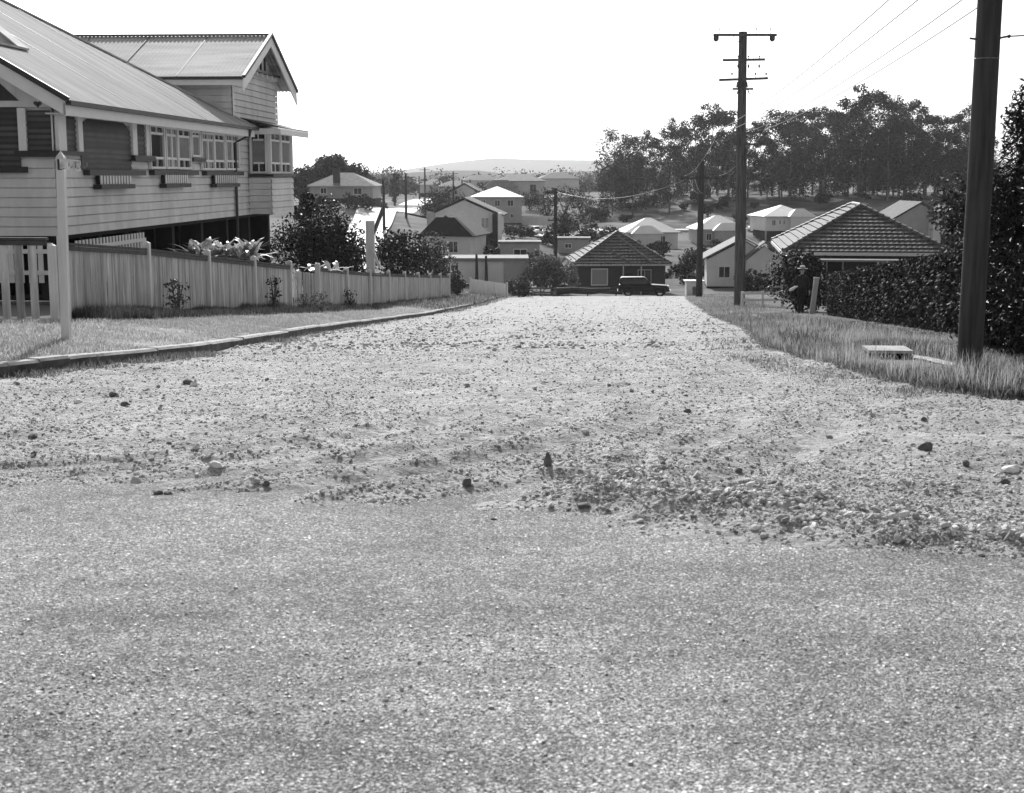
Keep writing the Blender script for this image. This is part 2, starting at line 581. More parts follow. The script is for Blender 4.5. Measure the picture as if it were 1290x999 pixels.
# ground sheet
def axis(near, far, n):
    t = np.linspace(-1, 1, n)
    return np.sign(t) * (near * np.abs(t) + (far - near) * np.abs(t) ** 4)
gx = np.unique(np.concatenate([axis(60, 4700, 181), np.linspace(-30, 45, 101)]))
gd = np.unique(np.concatenate([np.linspace(-300, -20, 15), np.linspace(-20, 140, 129), np.linspace(140, 430, 88), np.geomspace(430, 5700, 42)]))
GX, GD = np.meshgrid(gx, gd)
GZ = ground(GX, GD)
GZ += np.where(GD > 150, fbm(GX, GD, 40, 4, 3) * .5, 0)
corr = (GX > np.where(GD < 24, -50, fence_x(GD) - .6)) & (GX < np.where(GD < 14, 50, hedge_x(GD) + .2)) & (GD < 122) & (GD > -30)
GZ = np.where(corr, GZ - .3, GZ)
me = mesh_np('ground', np.stack([GX, GD, GZ], -1).reshape(-1, 3), grid_faces(*GX.shape), True)
tag(link('ground', me, M['ground']), kind='structure')

# asphalt cross street
def asphalt_edge(x):
    e = np.interp(x, [-30, -2.9, -1.5, 0, .7, 1.3, 2.3, 30], [8.2, 7.85, 7.5, 7.3, 6.85, 6.4, 6.15, 5.9])
    return e + fbm(x, x * 0, .9, 3, 11) * .22
ax = np.unique(np.concatenate([np.linspace(-45, 45, 61), np.linspace(-4, 4, 161)]))
ad = np.unique(np.concatenate([np.linspace(-30, 0, 31), np.linspace(0, 9.2, 93)]))
AX, AD = np.meshgrid(ax, ad)
AZ = H(AD) + .02 + fbm(AX, AD, 1.5, 3, 5) * .006
me = mesh_np('asphalt_road', np.stack([AX, AD, AZ], -1).reshape(-1, 3), grid_faces(*AX.shape), True)
tag(link('asphalt_road', me, M['asphalt']), kind='structure')

# gravel road: a worn bed with wheel ruts and spilled windrows, feathering out over the seal
def ruts(x, d):
    """shallow curved tyre tracks swinging from the lower left up the street, plus a windrow on the right"""
    z = np.zeros_like(x)
    r = np.hypot(x + 4.2, d - 12.2)     # wheels swinging round from the cross street into this one
    amp = sstep((x + 4.6) / 1.5) * sstep((12.6 - d) / 3)
    for R_, dep in ((5.45, .042), (4.05, .034), (6.25, .034), (4.85, .03), (6.9, .024)):
        t = r - R_ + fbm(x, d, 1.2, 2, 77) * .12
        z += (-dep * np.exp(-(t / .13) ** 2) + dep * .7 * np.exp(-((t - .24) / .1) ** 2) + dep * .6 * np.exp(-((t + .22) / .09) ** 2)) * amp
    for off, dep in ((0, .05), (1.5, .03)):
        c = 7.9 + off - .62 * (x - .4)
        amp = sstep((x - .0) / .6) * (1 - sstep((x - 3.4) / 2))
        t = d - c
        z += -dep * .6 * np.exp(-(t / .22) ** 2) * amp + dep * np.exp(-((t + .5) / .22) ** 2) * amp
    for xx, w in ((-1.3, .5), (1.1, .5), (2.6, .6)):
        z += -.02 * np.exp(-((x - xx - .05 * (d - 12)) / w) ** 2) * sstep((d - 12) / 5)
    return z
def gravel_z(x, d):
    e = d - asphalt_edge(x)
    th = .055 * sstep((e + .55) / 1.5) - .02
    micro = fbm(x, d, .5, 5, 21) * .03 + fbm(x, d, .16, 2, 23) * .016 + fbm(x, d, .075, 1, 24) * .009 + fbm(x, d, 2.4, 3, 22) * .03
    return H(d) + .02 + th + micro * (.25 + .75 * sstep((e + .8) / 1.2)) * (e > -1.6) - .03 * (e <= -1.6) + ruts(x, d) * sstep((e + .15) / .5)
gr_d = np.unique(np.concatenate([np.linspace(5.0, 11, 211), np.linspace(11, 20, 191), np.linspace(20, 45, 121), np.linspace(45, 121.5, 100)]))
gr_x = np.unique(np.concatenate([np.linspace(-16, -5, 31), np.linspace(-5, 5, 311), np.linspace(5, 17, 61)]))
RX, RD = np.meshgrid(gr_x, gr_d)
RZ = gravel_z(RX, RD)
RZ -= .5 * sstep((RX - kerb_r(RD) - .25) / .5) * (RD > 10.9) + .5 * sstep((kerb_l(RD) - .05 - RX) / .3) * (RD > 12.0)
me = mesh_np('gravel_road', np.stack([RX, RD, RZ], -1).reshape(-1, 3), grid_faces(*RX.shape), True)
tag(link('gravel_road', me, M['gravel']), kind='structure')

# verges
def sheet(name, rows, left, right, n, material, extra=0., power=1.0, lift=None):
    t = np.linspace(0, 1, n) ** power
    X = left[:, None] + (right - left)[:, None] * t[None, :]
    D = np.repeat(rows[:, None], n, 1)
    Z = ground(X, D) + fbm(X, D, .8, 4, 31) * .03 + extra
    me = mesh_np(name, np.stack([X, D, Z], -1).reshape(-1, 3), grid_faces(*X.shape), True)
    return tag(link(name, me, material), kind='structure')
rows = np.unique(np.concatenate([np.linspace(12.1, 24, 85), np.linspace(24, 60, 90), np.linspace(60, 119, 70)]))
kl = kerb_l(rows)
sheet('verge', rows, kl - .17, np.where(rows < 24, np.minimum(-44, kl - .5), fence_x(rows) - 1.0), 60, M['soil'], power=1.6)
rows_r = np.unique(np.concatenate([np.linspace(11.0, 24, 90), rows[rows > 24]]))
kr = kerb_r(rows_r)
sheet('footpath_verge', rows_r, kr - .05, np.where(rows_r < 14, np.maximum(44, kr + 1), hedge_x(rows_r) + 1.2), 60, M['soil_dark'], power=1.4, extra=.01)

# kerbs: concrete upstand following the street edge
M['kerb_face'] = mat('dark kerb face', .05, .16, 4, .9, .1, bump=.4, detail=8)  # darker concrete for upright kerb faces and the drain side walls
def kerb_strip(name, pts, w, h, side, seg=4):
    mb = MB()
    P = [Vector(p) for p in pts]
    dark_face = []
    i0 = 0
    while i0 < len(P) - 1:
        i1 = min(len(P) - 1, i0 + seg)
        jz, jx = random.uniform(-.01, .01), random.uniform(-.008, .008)
        vs_, fs_ = [], []
        for i in range(i0, i1 + 1):
            d = (P[min(i + 1, len(P) - 1)] - P[max(i - 1, 0)]).normalized()
            n = Vector((-d.y, d.x, 0)).normalized() * side
            p = P[i] + n * jx + Vector((0, 0, jz + random.uniform(-.003, .003)))
            if i == i1 and i1 < len(P) - 1: p = p - d * .012
            vs_ += [p - Vector((0, 0, .2)), p + Vector((0, 0, h * .82)), p + n * .025 + Vector((0, 0, h)), p + n * w + Vector((0, 0, h)), p + n * w - Vector((0, 0, .2))]
        m = i1 - i0
        for i in range(m):
            for k in range(4):
                fs_.append((i * 5 + k, i * 5 + k + 1, (i + 1) * 5 + k + 1, (i + 1) * 5 + k))
                dark_face.append(1 if k == 0 else 0)
        fs_ += [(0, 1, 2, 3, 4), tuple(5 * m + k for k in (4, 3, 2, 1, 0))]
        dark_face += [0, 0]
        mb.add(vs_, fs_)
        i0 = i1
    o = mb.build(name, M['concrete'])
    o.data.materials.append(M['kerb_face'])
    o.data.polygons.foreach_set('material_index', dark_face)
    return tag(o, kind='structure')
kd = np.concatenate([np.linspace(12.1, 16, 34), np.linspace(16.3, 75, 110)])
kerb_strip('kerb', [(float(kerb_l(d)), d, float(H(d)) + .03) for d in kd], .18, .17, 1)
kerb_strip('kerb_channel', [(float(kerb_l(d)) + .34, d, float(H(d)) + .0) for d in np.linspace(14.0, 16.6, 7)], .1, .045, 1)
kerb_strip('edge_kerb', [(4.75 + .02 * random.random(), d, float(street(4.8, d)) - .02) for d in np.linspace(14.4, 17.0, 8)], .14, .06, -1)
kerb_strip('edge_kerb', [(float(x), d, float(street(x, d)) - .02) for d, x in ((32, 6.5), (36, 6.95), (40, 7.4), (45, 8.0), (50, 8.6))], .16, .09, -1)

# pale concrete road across the gully and its side street
def ribbon(name, pts, material, lift=.12, sub=10):
    """pts: (px, py, d, halfwidth) along the centre line"""
    P = [(at(a, b, c), w) for a, b, c, w in pts]
    C, Wd = [], []
    for i in range(len(P) - 1):
        for k in range(sub):
            t = k / sub
            C.append(P[i][0].lerp(P[i + 1][0], t)); Wd.append(P[i][1] * (1 - t) + P[i + 1][1] * t)
    C.append(P[-1][0]); Wd.append(P[-1][1])
    L, Rr = [], []
    for i, c in enumerate(C):
        d = C[min(i + 1, len(C) - 1)] - C[max(i - 1, 0)]
        n = Vector((d.y, -d.x, 0)).normalized()
        L.append(c - n * Wd[i]); Rr.append(c + n * Wd[i])
    V = []
    for l, r in zip(L, Rr):
        for k in range(5):
            q = l.lerp(r, k / 4)
            V.append((q.x, q.y, gz(q.x, q.y) + lift))
    me = mesh_np(name, np.array(V), grid_faces(len(C), 5), True)
    return tag(link(name, me, material), kind='structure')
ribbon('concrete_road', [(420, 330, 120, 2.2), (448, 305, 165, 2.4), (468, 288, 200, 2.8), (488, 272, 262, 3.4), (510, 262, 320, 4), (530, 257, 375, 4.4), (556, 252, 450, 5)], M['far_road'])
ribbon('side_road', [(508, 284, 226, 2.2), (528, 285.5, 229, 2.6), (580, 288.5, 236, 3), (640, 293.5, 247, 2.6), (700, 299, 256, 2.6), (760, 304, 262, 2.6)], M['far_road'], .14)

# far hills
def hills(name, d0, prof, seed, depth):
    xs = np.linspace(-4600, 4600, 260)
    top = np.interp(xs / d0 * FPX + CX, [p[0] for p in prof], [p[1] for p in prof])
    zt = np.array([at(CX, y, d0).z for y in top]) + fbm(xs, xs * 0, 160, 4, seed) * 3
    R_ = []
    for k, f in enumerate((0, .5, 1, .6, 0)):
        R_.append(np.stack([xs, d0 - depth + depth * .5 * k + 0 * xs, np.where(f > 0, -8 + (zt + 8) * f, -12)], -1))
    V = np.concatenate(R_)
    me = mesh_np(name, V, grid_faces(5, len(xs)), True)
    return tag(link(name, me, M['hill']), kind='structure')
hills('hills', 5000, [(-900, 214), (200, 216), (480, 219), (560, 206), (620, 200), (700, 202), (780, 202), (900, 207), (1290, 210), (2200, 213)], 41, 350)
hills('low_hills', 2300, [(-900, 220), (300, 219), (480, 221), (540, 216), (600, 214), (640, 219), (720, 215), (800, 214), (1000, 218), (1290, 219), (2200, 221)], 43, 200)

# ---------------------------------------------------------------- the weatherboard house on stumps
HA = -math.atan(.055)
HO = Vector((-10.61, 32.7, 0))
UX = Vector((math.cos(HA), math.sin(HA), 0))
UY = Vector((-math.sin(HA), math.cos(HA), 0))
def h_local(p):
    q = p - HO
    return q.dot(UX), q.dot(UY), p.z
def on_wall(px, py, e=0.0):            # place on the street wall (local x = e): (y, z)
    r = ray(px, py)
    o = Vector((0, 0, CAMZ))
    t = (e - (o - HO).dot(UX)) / r.dot(UX)
    l = h_local(o + r * t)
    return l[1], l[2]
def on_end(px, py, y=0.0):             # place on the end wall (local y): (x, z)
    r = ray(px, py)
    o = Vector((0, 0, CAMZ))
    t = (y - (o - HO).dot(UY)) / r.dot(UY)
    l = h_local(o + r * t)
    return l[0], l[2]

def boards_x(mb, x, f0, f1, z0, z1, s=1, step=.225, lip=.032):
    """lapped boards on a wall facing local +-x; f0/f1 give the ends at a height"""
    if not callable(f0): f0 = (lambda v: (lambda z: v))(f0)
    if not callable(f1): f1 = (lambda v: (lambda z: v))(f1)
    z = z0
    while z < z1 - .01:
        t = min(z + step, z1)
        a0, a1, b0, b1 = f0(z), f1(z), f0(t), f1(t)
        if a1 > a0:
            q = t - .028
            mb.add([(x - s * .03, a0, z), (x - s * .03, a1, z), (x + s * lip, a1, z), (x + s * lip, a0, z), (x + s * .004, b1, q), (x + s * .004, b0, q), (x - s * .03, b1, q), (x - s * .03, b0, q)],
                   [(0, 1, 2, 3), (3, 2, 4, 5), (5, 4, 6, 7)])
        z = t
    return mb
def boards_y(mb, y, x0, x1, z0, z1, s=-1, step=.225, lip=.032):
    z = z0
    while z < z1 - .01:
        t = min(z + step, z1)
        q = t - .028
        mb.add([(x0, y - s * .03, z), (x1, y - s * .03, z), (x1, y + s * lip, z), (x0, y + s * lip, z), (x1, y + s * .004, q), (x0, y + s * .004, q), (x1, y - s * .03, q), (x0, y - s * .03, q)],
               [(0, 1, 2, 3), (3, 2, 4, 5), (5, 4, 6, 7)])
        z = t
    return mb

house = empty('timber_house', HO, HA)
tag(house, 'large weatherboard house on stumps with pale iron roof and gabled bay behind the paling fence', 'house')
ZF, ZE = .22, 3.2
LW = 16.45                              # main wall length before the gabled wing
# main walls
mb = MB()
boards_x(mb, 0, 0, LW, ZF, ZE)
mb.box(-.15, -.034, 0.04, LW, ZF, ZE)
mb.build('wall', M['board'], house)
mb = MB()
boards_y(mb, 0, -9, 0, ZF, ZE)
mb.box(-9, -.04, .034, .15, ZF, ZE)
mb.build('wall', M['board'], house)
mb = MB()
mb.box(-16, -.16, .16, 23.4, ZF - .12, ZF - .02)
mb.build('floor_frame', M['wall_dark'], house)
mb = MB()
mb.box(-16, -15.8, 0, 23.4, ZF, ZE)
mb.box(-15.8, -.2, 23.3, 23.5, ZF, ZE)
mb.build('wall', M['board'], house)
# stumps
for i in range(8):
    for x in (-.4, -4, -8):
        y = .3 + i * 3.2
        w = HO + UX * x + UY * y
        g = gz(w.x, w.y)
        MB().box(x - .14, x + .14, y - .14, y + .14, g - .3, ZF - .12).build('stump', M['wall_dark'], house)  # near-black colour paints the underfloor shade into the stumps
mb = MB()                               # walls added at the back under the floor to keep it dark
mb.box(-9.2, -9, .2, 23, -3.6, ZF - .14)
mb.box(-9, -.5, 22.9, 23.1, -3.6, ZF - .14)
mb.build('shade_wall', M['wall_dark'], house)
# batten screens between the stumps
def battens(a0, a1, end=False):
    mb = MB()
    n = int(abs(a1 - a0) / .235)
    for i in range(n):
        a = a0 + (a1 - a0) * (i + .5) / n
        if end: mb.box(a - .06, a + .06, -.03, 0, ZF - 1.1, ZF - .16)
        else: mb.box(.0, .03, a - .055, a + .055, ZF - 1.3, ZF - .16 - .0 * i)
    for z in (ZF - .36, ZF - .86):
        if end: mb.box(min(a0, a1), max(a0, a1), -.06, -.031, z - .05, z + .05)
        else: mb.box(.031, .055, a0, a1, z - .05, z + .05)
    return mb.build('batten_screen', M['trim'], house)
battens(on_wall(92, 290)[0], on_wall(181, 285)[0])
battens(-6, -.1, True)

# roof: hipped main roof with a small gable end towards the cross street
PT = math.tan(R(30))
XE = .6
Y0, Y1, YH, TG, TM = -.75, LW + .75, .8, 2.5, 7.5
def tmax(y):
    m = TG if y < YH + TG else y - YH
    return max(.02, min(m, Y1 - y, TM))
def corrugate(fn_top, y0, y1, pitch=.15, amp=.0115):
    """ribbed slope from the eave at x=XE up; ribs run up the slope"""
    n = int((y1 - y0) / pitch * 4)
    V, Fc = [], []
    for i in range(n + 1):
        y = y0 + (y1 - y0) * i / n
        w = amp * math.sin(i * math.pi / 2)
        t = fn_top(y)
        for q in (0, t):
            V.append((XE - q + w * .5, y, ZE + .1 + q * PT + w * .87))
    for i in range(n):
        Fc.append((2 * i, 2 * i + 2, 2 * i + 3, 2 * i + 1))
    return V, Fc
V, Fc = corrugate(tmax, Y0, Y1)
mb = MB().add(V, Fc)
# hip plane facing the cross street, porch gable far slope, far hip and back slope
za = ZE + .1
def rp(x, y, t): return (x, y, za + t * PT)
mb.add([rp(XE - TG, YH + TG, TG), rp(XE - TM, YH + TM, TM), rp(-15.5, YH + TM, TM), rp(-15.5, YH, 0), rp(XE - 2 * TG, YH, 0)], [(0, 1, 2, 3, 4)])
mb.add([rp(XE - TG, Y0, TG), rp(XE - TG, YH + TG, TG), rp(XE - 2 * TG, YH, 0), rp(XE - 2 * TG, Y0, 0)], [(0, 1, 2, 3)])
mb.add([rp(XE, Y1, 0), rp(XE - TM, Y1 - TM, TM), rp(-15.5, Y1 - TM, TM), rp(-15.5, Y1, 0)], [(0, 1, 2, 3)])
mb.add([rp(XE - TM, YH + TM, TM), rp(XE - TM, Y1 - TM, TM), rp(-15.5, Y1 - TM, TM), rp(-15.5, YH + TM, TM)], [(0, 1, 2, 3)])
rf = mb.build('roof', M['iron'], house, recalc=False)
mb = MB()
mb.bar(rp(XE, Y1, .02), rp(XE - TM, Y1 - TM, TM + .04), .22, .05)
mb.bar(rp(XE - TG, YH + TG, TG + .04), rp(XE - TM, YH + TM, TM + .04), .22, .05)
mb.bar(rp(XE - TG, Y0, TG + .04), rp(XE - TG, YH + TG, TG + .04), .22, .05)
mb.build('ridge_cap', M['iron'], rf)
for y in (4.6, 7.9, 11.1, 13.6):        # side laps of the roof sheets
    MB().bar(rp(XE - .02, y, .04), rp(XE - tmax(y) + .3, y, tmax(y) - .26), .03, .012).build('sheet_lap', M['iron_dark'], rf)
# gutters, fascia, soffit
mb = MB()
mb.box(XE, XE + .13, Y0, Y1 + .1, za - .11, za - .01)
mb.build('gutter', M['gutter'], house)
mb = MB()
mb.box(XE - .06, XE - .005, Y0, Y1, za - .34, za - .06)
mb.build('fascia', M['trim'], house)
mb = MB()
mb.box(.002, XE - .062, Y0 + .3, Y1, za - .3, za - .27)
mb.build('soffit', M['board'], house)
# porch gable: barge boards, dark edge, timber infill
mb = MB()
for s_ in (1, -1):
    x0 = XE if s_ == 1 else XE - 2 * TG
    a = Vector((x0 - s_ * .0, Y0, za - .0)); b = Vector((XE - TG, Y0, za + TG * PT))
    mb.add([a, b, b - Vector((0, 0, .34)), a - Vector((0, 0, .36)), a + Vector((0, .05, 0)), b + Vector((0, .05, 0)), b + Vector((0, .05, -.34)), a + Vector((0, .05, -.36))],
           [(0, 1, 2, 3), (7, 6, 5, 4), (0, 4, 5, 1), (3, 2, 6, 7), (0, 3, 7, 4)])
mb.build('barge_board', M['trim'], house)
mb = MB()
for s_ in (1, -1):
    x0 = XE + .08 if s_ == 1 else XE - 2 * TG - .08
    mb.bar((x0, Y0 - .03, za + .0), (XE - TG, Y0 - .03, za + TG * PT + .05), .1, .12)
mb.build('verge_cap', M['gutter'], house)
mb = MB()
mb.prism([(XE - .35, ZE - .02), (XE - 2 * TG + .35, ZE - .02), (XE - TG, ZE + TG * PT - .22)], 'y', -.05, -.01)
mb.build('gable_infill', M['board'], house)
mb = MB()
for x in (-1.3, -1.9, -2.5):
    mb.box(x - .05, x + .05, -.1, -.051, ZE + .1, ZE + 1.0)
mb.prism([(-.75, ZE + .12), (-3.05, ZE + .12), (-2.5, ZE + .62), (-1.3, ZE + .62)], 'y', -.08, -.052)
mb.build('gable_lattice', M['dark_trim'], house)
# dark heart painting the shade of a cut-out, beside the verandah post
hx, hz = on_end(48.5, 131)
mb = MB()
pts = []
for i in range(28):
    t = 2 * math.pi * i / 28
    pts.append((hx + .0105 * 16 * math.sin(t) ** 3 * .62, hz + .0075 * (13 * math.cos(t) - 5 * math.cos(2 * t) - 2 * math.cos(3 * t) - math.cos(4 * t)) * .7))
mb.prism(pts, 'y', -.05, -.034)
mb.build('heart_shade', M['dark_trim'], house)

def blind(y0, y1, z0, z1, end=False, arch=0, name='blind'):
    """a verandah opening closed by a timber slat blind"""
    def bx(mb, a0, a1, o0, o1, b0, b1):
        return mb.box(a0, a1, -o1, -o0, b0, b1) if end else mb.box(o0, o1, a0, a1, b0, b1)
    mb = MB()
    n = int((z1 - z0) / .125)
    yc, hw = (y0 + y1) / 2, (y1 - y0) / 2
    for i in range(n):
        z = z0 + (z1 - z0) * (i + .5) / n
        w = hw
        if arch:
            k = (z - (z1 - arch)) / arch
            if k > 0: w = hw * math.sqrt(max(0, 1 - (k * .95) ** 2.4))
        if w < .1: continue
        bx(mb, yc - w, yc + w, .045, .062, z - .045, z + .03)
    o = mb.build(name, M['slat'], house)
    mb = MB()
    if arch:
        P = [(yc + hw * math.cos(math.pi * i / 16), z1 - arch + arch * math.sin(math.pi * i / 16) ** .8) for i in range(17)] + [(y0, z0), (y1, z0)]
        P = [(y1, z0)] + [(yc + hw * math.copysign(abs(math.cos(math.pi * i / 16)) ** .8, math.cos(math.pi * i / 16)), z1 - arch + arch * math.sin(math.pi * i / 16) ** .8) for i in range(17)] + [(y0, z0)]
        mb.prism(P, 'y' if end else 'x', -.043 if end else .033, -.033 if end else .043)
    else:
        bx(mb, y0, y1, .033, .042, z0, z1)
    mb.build('backing', M['dark_trim'], o)  # near-black sheet paints the shade seen between the slats
    return o

def trim_box(name, m, a0, a1, o0, o1, z0, z1, end=False, parent=None):
    mb = MB()
    if end: mb.box(a0, a1, -o1, -o0, z0, z1)
    else: mb.box(o0, o1, a0, a1, z0, z1)
    return mb.build(name, M[m], parent or house)

def W(px, py, e=.04): return on_wall(px, py, e)
def WY(px, py=190, e=.04): return on_wall(px, py, e)[0]
# street verandah openings
zs_low = W(130, 214)[1]
zs_hi = W(175, 196)[1]
blind(WY(101.5), WY(164.5), zs_low, ZE - .1, arch=.5)
blind(WY(170.5), WY(182.5), zs_hi, W(176, 151)[1])
blind(WY(81), WY(96), W(88, 191)[1], W(88, 141)[1])
trim_box('post', 'trim', WY(164.5), WY(170.0), .035, .12, zs_hi, ZE - .1)
trim_box('post', 'trim', WY(96), WY(101.5), .035, .12, W(98, 192)[1], ZE - .1)
trim_box('post', 'trim', WY(182.5), WY(186.2), .035, .1, zs_hi, ZE - .1)
trim_box('post', 'trim', .0, WY(81) - .02, .035, .12, W(80, 192)[1], ZE - .1)
trim_box('head_board', 'board', .0, WY(101), .034, .05, W(88, 140)[1], ZE - .1)
trim_box('sill', 'dark_trim', WY(104), WY(176), .035, .2, zs_low - .14, zs_low)
trim_box('sill', 'dark_trim', WY(164), WY(190), .035, .18, zs_hi - .15, zs_hi)
trim_box('sill', 'dark_trim', -.15, WY(104), .035, .18, W(95, 196)[1], W(95, 191)[1])
# end verandah openings
ex = lambda px: on_end(px, 170, -.04)[0]
ezh, ezl = on_end(50, 190, -.04)[1], on_end(10, 210, -.04)[1]
blind(ex(34.6), ex(66.7), ezh, on_end(50, 139)[1], end=True)
blind(ex(-70), ex(24.5), ezl, on_end(10, 135)[1], end=True)
blind(ex(-110), ex(-76), ezh, on_end(50, 139)[1], end=True)
trim_box('post', 'trim', ex(24.5), ex(34.6), .035, .12, ezh, ZE - .05, True)
trim_box('post', 'trim', ex(67), .0, .035, .12, ezh, ZE - .05, True)
trim_box('post', 'trim', ex(-76), ex(-70), .035, .12, ezh, ZE - .05, True)
trim_box('sill', 'dark_trim', ex(20), .16, .035, .2, ezh - .14, ezh, True)
trim_box('sill', 'dark_trim', ex(-76), ex(33), .035, .2, ezl - .14, ezl, True)

def casement(y0, y1, z0, z1, e=.034, leaves=1, lights=2, tall=True, parent=None, axis='x', flat=None, bigm='frosted'):
    """white timber casement: small panes above and below a tall pane; axis 'y' puts it on a wall facing local -y at y=flat"""
    parent = parent or house
    def bx(mb, a0, a1, o0, o1, b0, b1):
        if axis == 'x': return mb.box(o0, o1, a0, a1, b0, b1)
        return mb.box(a0, a1, flat - o1, flat - o0, b0, b1)
    fw = .07
    h = z1 - z0
    fr, up, dn, big = MB(), MB(), MB(), MB()
    bars = fr
    bx(fr, y0, y0 + fw, e, e + .08, z0, z1)
    bx(fr, y1 - fw, y1, e, e + .08, z0, z1)
    bx(fr, y0 + fw, y1 - fw, e, e + .08, z1 - fw, z1)
    bx(fr, y0 + fw, y1 - fw, e, e + .08, z0, z0 + fw)
    zt = z1 - h * .2
    zb = z0 + h * (.25 if tall else .02)
    for k in range(leaves):
        a = y0 + fw + (y1 - y0 - 2 * fw) * k / leaves
        b = y0 + fw + (y1 - y0 - 2 * fw) * (k + 1) / leaves
        if k: bx(bars, a - .045, a + .045, e + .01, e + .07, z0 + fw, z1 - fw)
        bx(bars, a + .046, b - .046, e + .015, e + .06, zt - .035, zt + .035)
        if tall: bx(bars, a + .046, b - .046, e + .015, e + .06, zb - .035, zb + .035)
        for j in range(1, lights):
            m_ = a + (b - a) * j / lights
            bx(bars, m_ - .02, m_ + .02, e + .012, e + .055, zt + .036, z1 - fw)
            if tall: bx(bars, m_ - .02, m_ + .02, e + .012, e + .055, z0 + fw, zb - .036)
    o = fr.build('window', M['trim'], parent)
    bx(up, y0 + fw * .6, y1 - fw * .6, e + .004, e + .011, zt, z1 - fw * .6)
    up.build('pane', M['glass'], o)
    if tall:
        bx(dn, y0 + fw * .6, y1 - fw * .6, e + .004, e + .011, z0 + fw * .6, zb)
        dn.build('pane', M['glass'], o)
    bx(big, y0 + fw * .6, y1 - fw * .6, e + .004, e + .011, zb if tall else z0 + fw * .6, zt)
    big.build('pane', M[bigm], o)
    return o
zt1, zb1 = W(196, 157)[1], W(196, 213)[1]
casement(WY(187), WY(205.5), zb1, zt1, bigm='glass')
casement(WY(207), WY(222), W(215, 213)[1], W(215, 160)[1], leaves=2)
casement(WY(222.3), WY(238.4), W(230, 213.5)[1], W(230, 162)[1])
casement(WY(239.8), WY(250.5), W(245, 198)[1], W(245, 165)[1], tall=False)
casement(WY(252.2), WY(268), W(260, 214.5)[1], W(260, 167)[1], leaves=2)
casement(WY(268.3), WY(281.5), W(275, 214.5)[1], W(275, 168)[1])
casement(WY(283), WY(299), W(290, 214.5)[1], W(290, 169)[1], leaves=2)
z = W(215, 214)[1]
trim_box('sill', 'dark_trim', WY(187.2), WY(244), .035, .19, z - .15, z - .01)
trim_box('sill', 'dark_trim', WY(239), WY(255), .035, .16, W(245, 203.5)[1], W(245, 199)[1])
z = W(275, 215.5)[1]
trim_box('sill', 'dark_trim', WY(254), WY(301.5), .035, .19, z - .14, z - .01)
for y in (186.5, 251.3, 301.5):         # cover strips between the window groups
    trim_box('cover_strip', 'trim', WY(y) - .05, WY(y) + .05, .032, .055, W(y, 205)[1], ZE - .1)
for p in (211, 222.2, 239, 281.9):
    trim_box('cover_strip', 'board', WY(p) - .03, WY(p) + .03, .032, .05, W(p, 158)[1] if p > 230 else zt1, ZE - .1)
def slat_box(p0, p1, q0, q1):           # slatted flower box under the windows
    y0, y1 = WY(p0, 225), WY(p1, 225)
    zt_, zb_ = W((p0 + p1) / 2, q0)[1], W((p0 + p1) / 2, q1)[1]
    mb = MB()
    n = 10
    for i in range(n + 1):
        y = y0 + (y1 - y0) * i / n
        mb.box(.16, .19, y - .055, y + .055, zb_, zt_)
    o = mb.build('window_box', M['trim'], house)
    mb = MB()
    mb.box(.033, .25, y0 - .2, y1 + .2, zb_ - .12, zb_ - .003)
    mb.build('shelf', M['dark_trim'], o)
    mb = MB()
    mb.box(.034, .155, y0, y1, zb_, zt_ - .003)
    mb.build('trough', M['dark_trim'], o)
slat_box(121, 157.5, 217, 232)
slat_box(203.5, 230, 218.5, 231)
slat_box(267, 293, 220, 231)

# gabled wing at the far end
YW0, YW1 = LW, LW + 7.0
YC = (YW0 + YW1) / 2 + .1
ZE2, ZA2 = 4.95, 6.72
PW = math.tan(math.atan((ZA2 - ZE2) / (YC - (YW0 - .75))))
mb = MB()
boards_x(mb, 0, YW0, YW1, ZF, ZE2)
boards_x(mb, 0, lambda z: YC - (ZA2 - z) / PW + .1, lambda z: YC + (ZA2 - z) / PW - .1, ZE2, ZA2 - .1)
mb.box(-.15, -.034, YW0, YW1, ZF, ZE2)
mb.prism([(YC - (ZA2 - ZE2) / PW + .1, ZE2 + .001), (YC + (ZA2 - ZE2) / PW - .1, ZE2 + .001), (YC, ZA2 - .12)], 'x', -.15, -.034)
mb.build('wall', M['board'], house)
mb = MB()
boards_y(mb, YW0, -9, -.0, ZE - .4, ZE2 + .1)
mb.box(-9, -.04, YW0 + .034, YW0 + .14, ZE - .4, ZE2 + .1)
mb.build('wall', M['board'], house)
trim_box('corner_board', 'trim', YW0 - .02, YW0 + .1, .03, .05, ZF, ZE2)
trim_box('corner_board', 'trim', YW1 - .12, YW1, .031, .05, ZF, ZE2)
V, Fc = [], []
xa, xb = .62, -10.5
n = int((xa - xb) / .15 * 4)
OV = YC - YW0 + .75
for i in range(n + 1):
    x = xa + (xb - xa) * i / n
    w = .014 * math.sin(i * math.pi / 2)
    V += [(x, YC - OV, ZA2 - OV * PW + w), (x, YC, ZA2 + w), (x, YC + OV, ZA2 - OV * PW + w)]
for i in range(n):
    Fc += [(3 * i, 3 * i + 1, 3 * i + 4, 3 * i + 3), (3 * i + 1, 3 * i + 2, 3 * i + 5, 3 * i + 4)]
rf2 = MB().add(V, Fc).build('roof', M['iron'], house, recalc=False)
MB().bar((xa + .03, YC, ZA2 + .04), (xb, YC, ZA2 + .04), .3, .05).build('ridge_cap', M['iron_dark'], rf2)
for x in (-1.7, -3.9, -6.1):
    MB().bar((x, YC - OV + .02, ZA2 - OV * PW + .025), (x, YC - .16, ZA2 - .16 * PW + .025), .035, .012).build('sheet_lap', M['iron_dark'], rf2)
mb = MB()
mb.box(xb, xa - .02, YC - OV - .12, YC - OV, ZA2 - OV * PW - .1, ZA2 - OV * PW - .0)
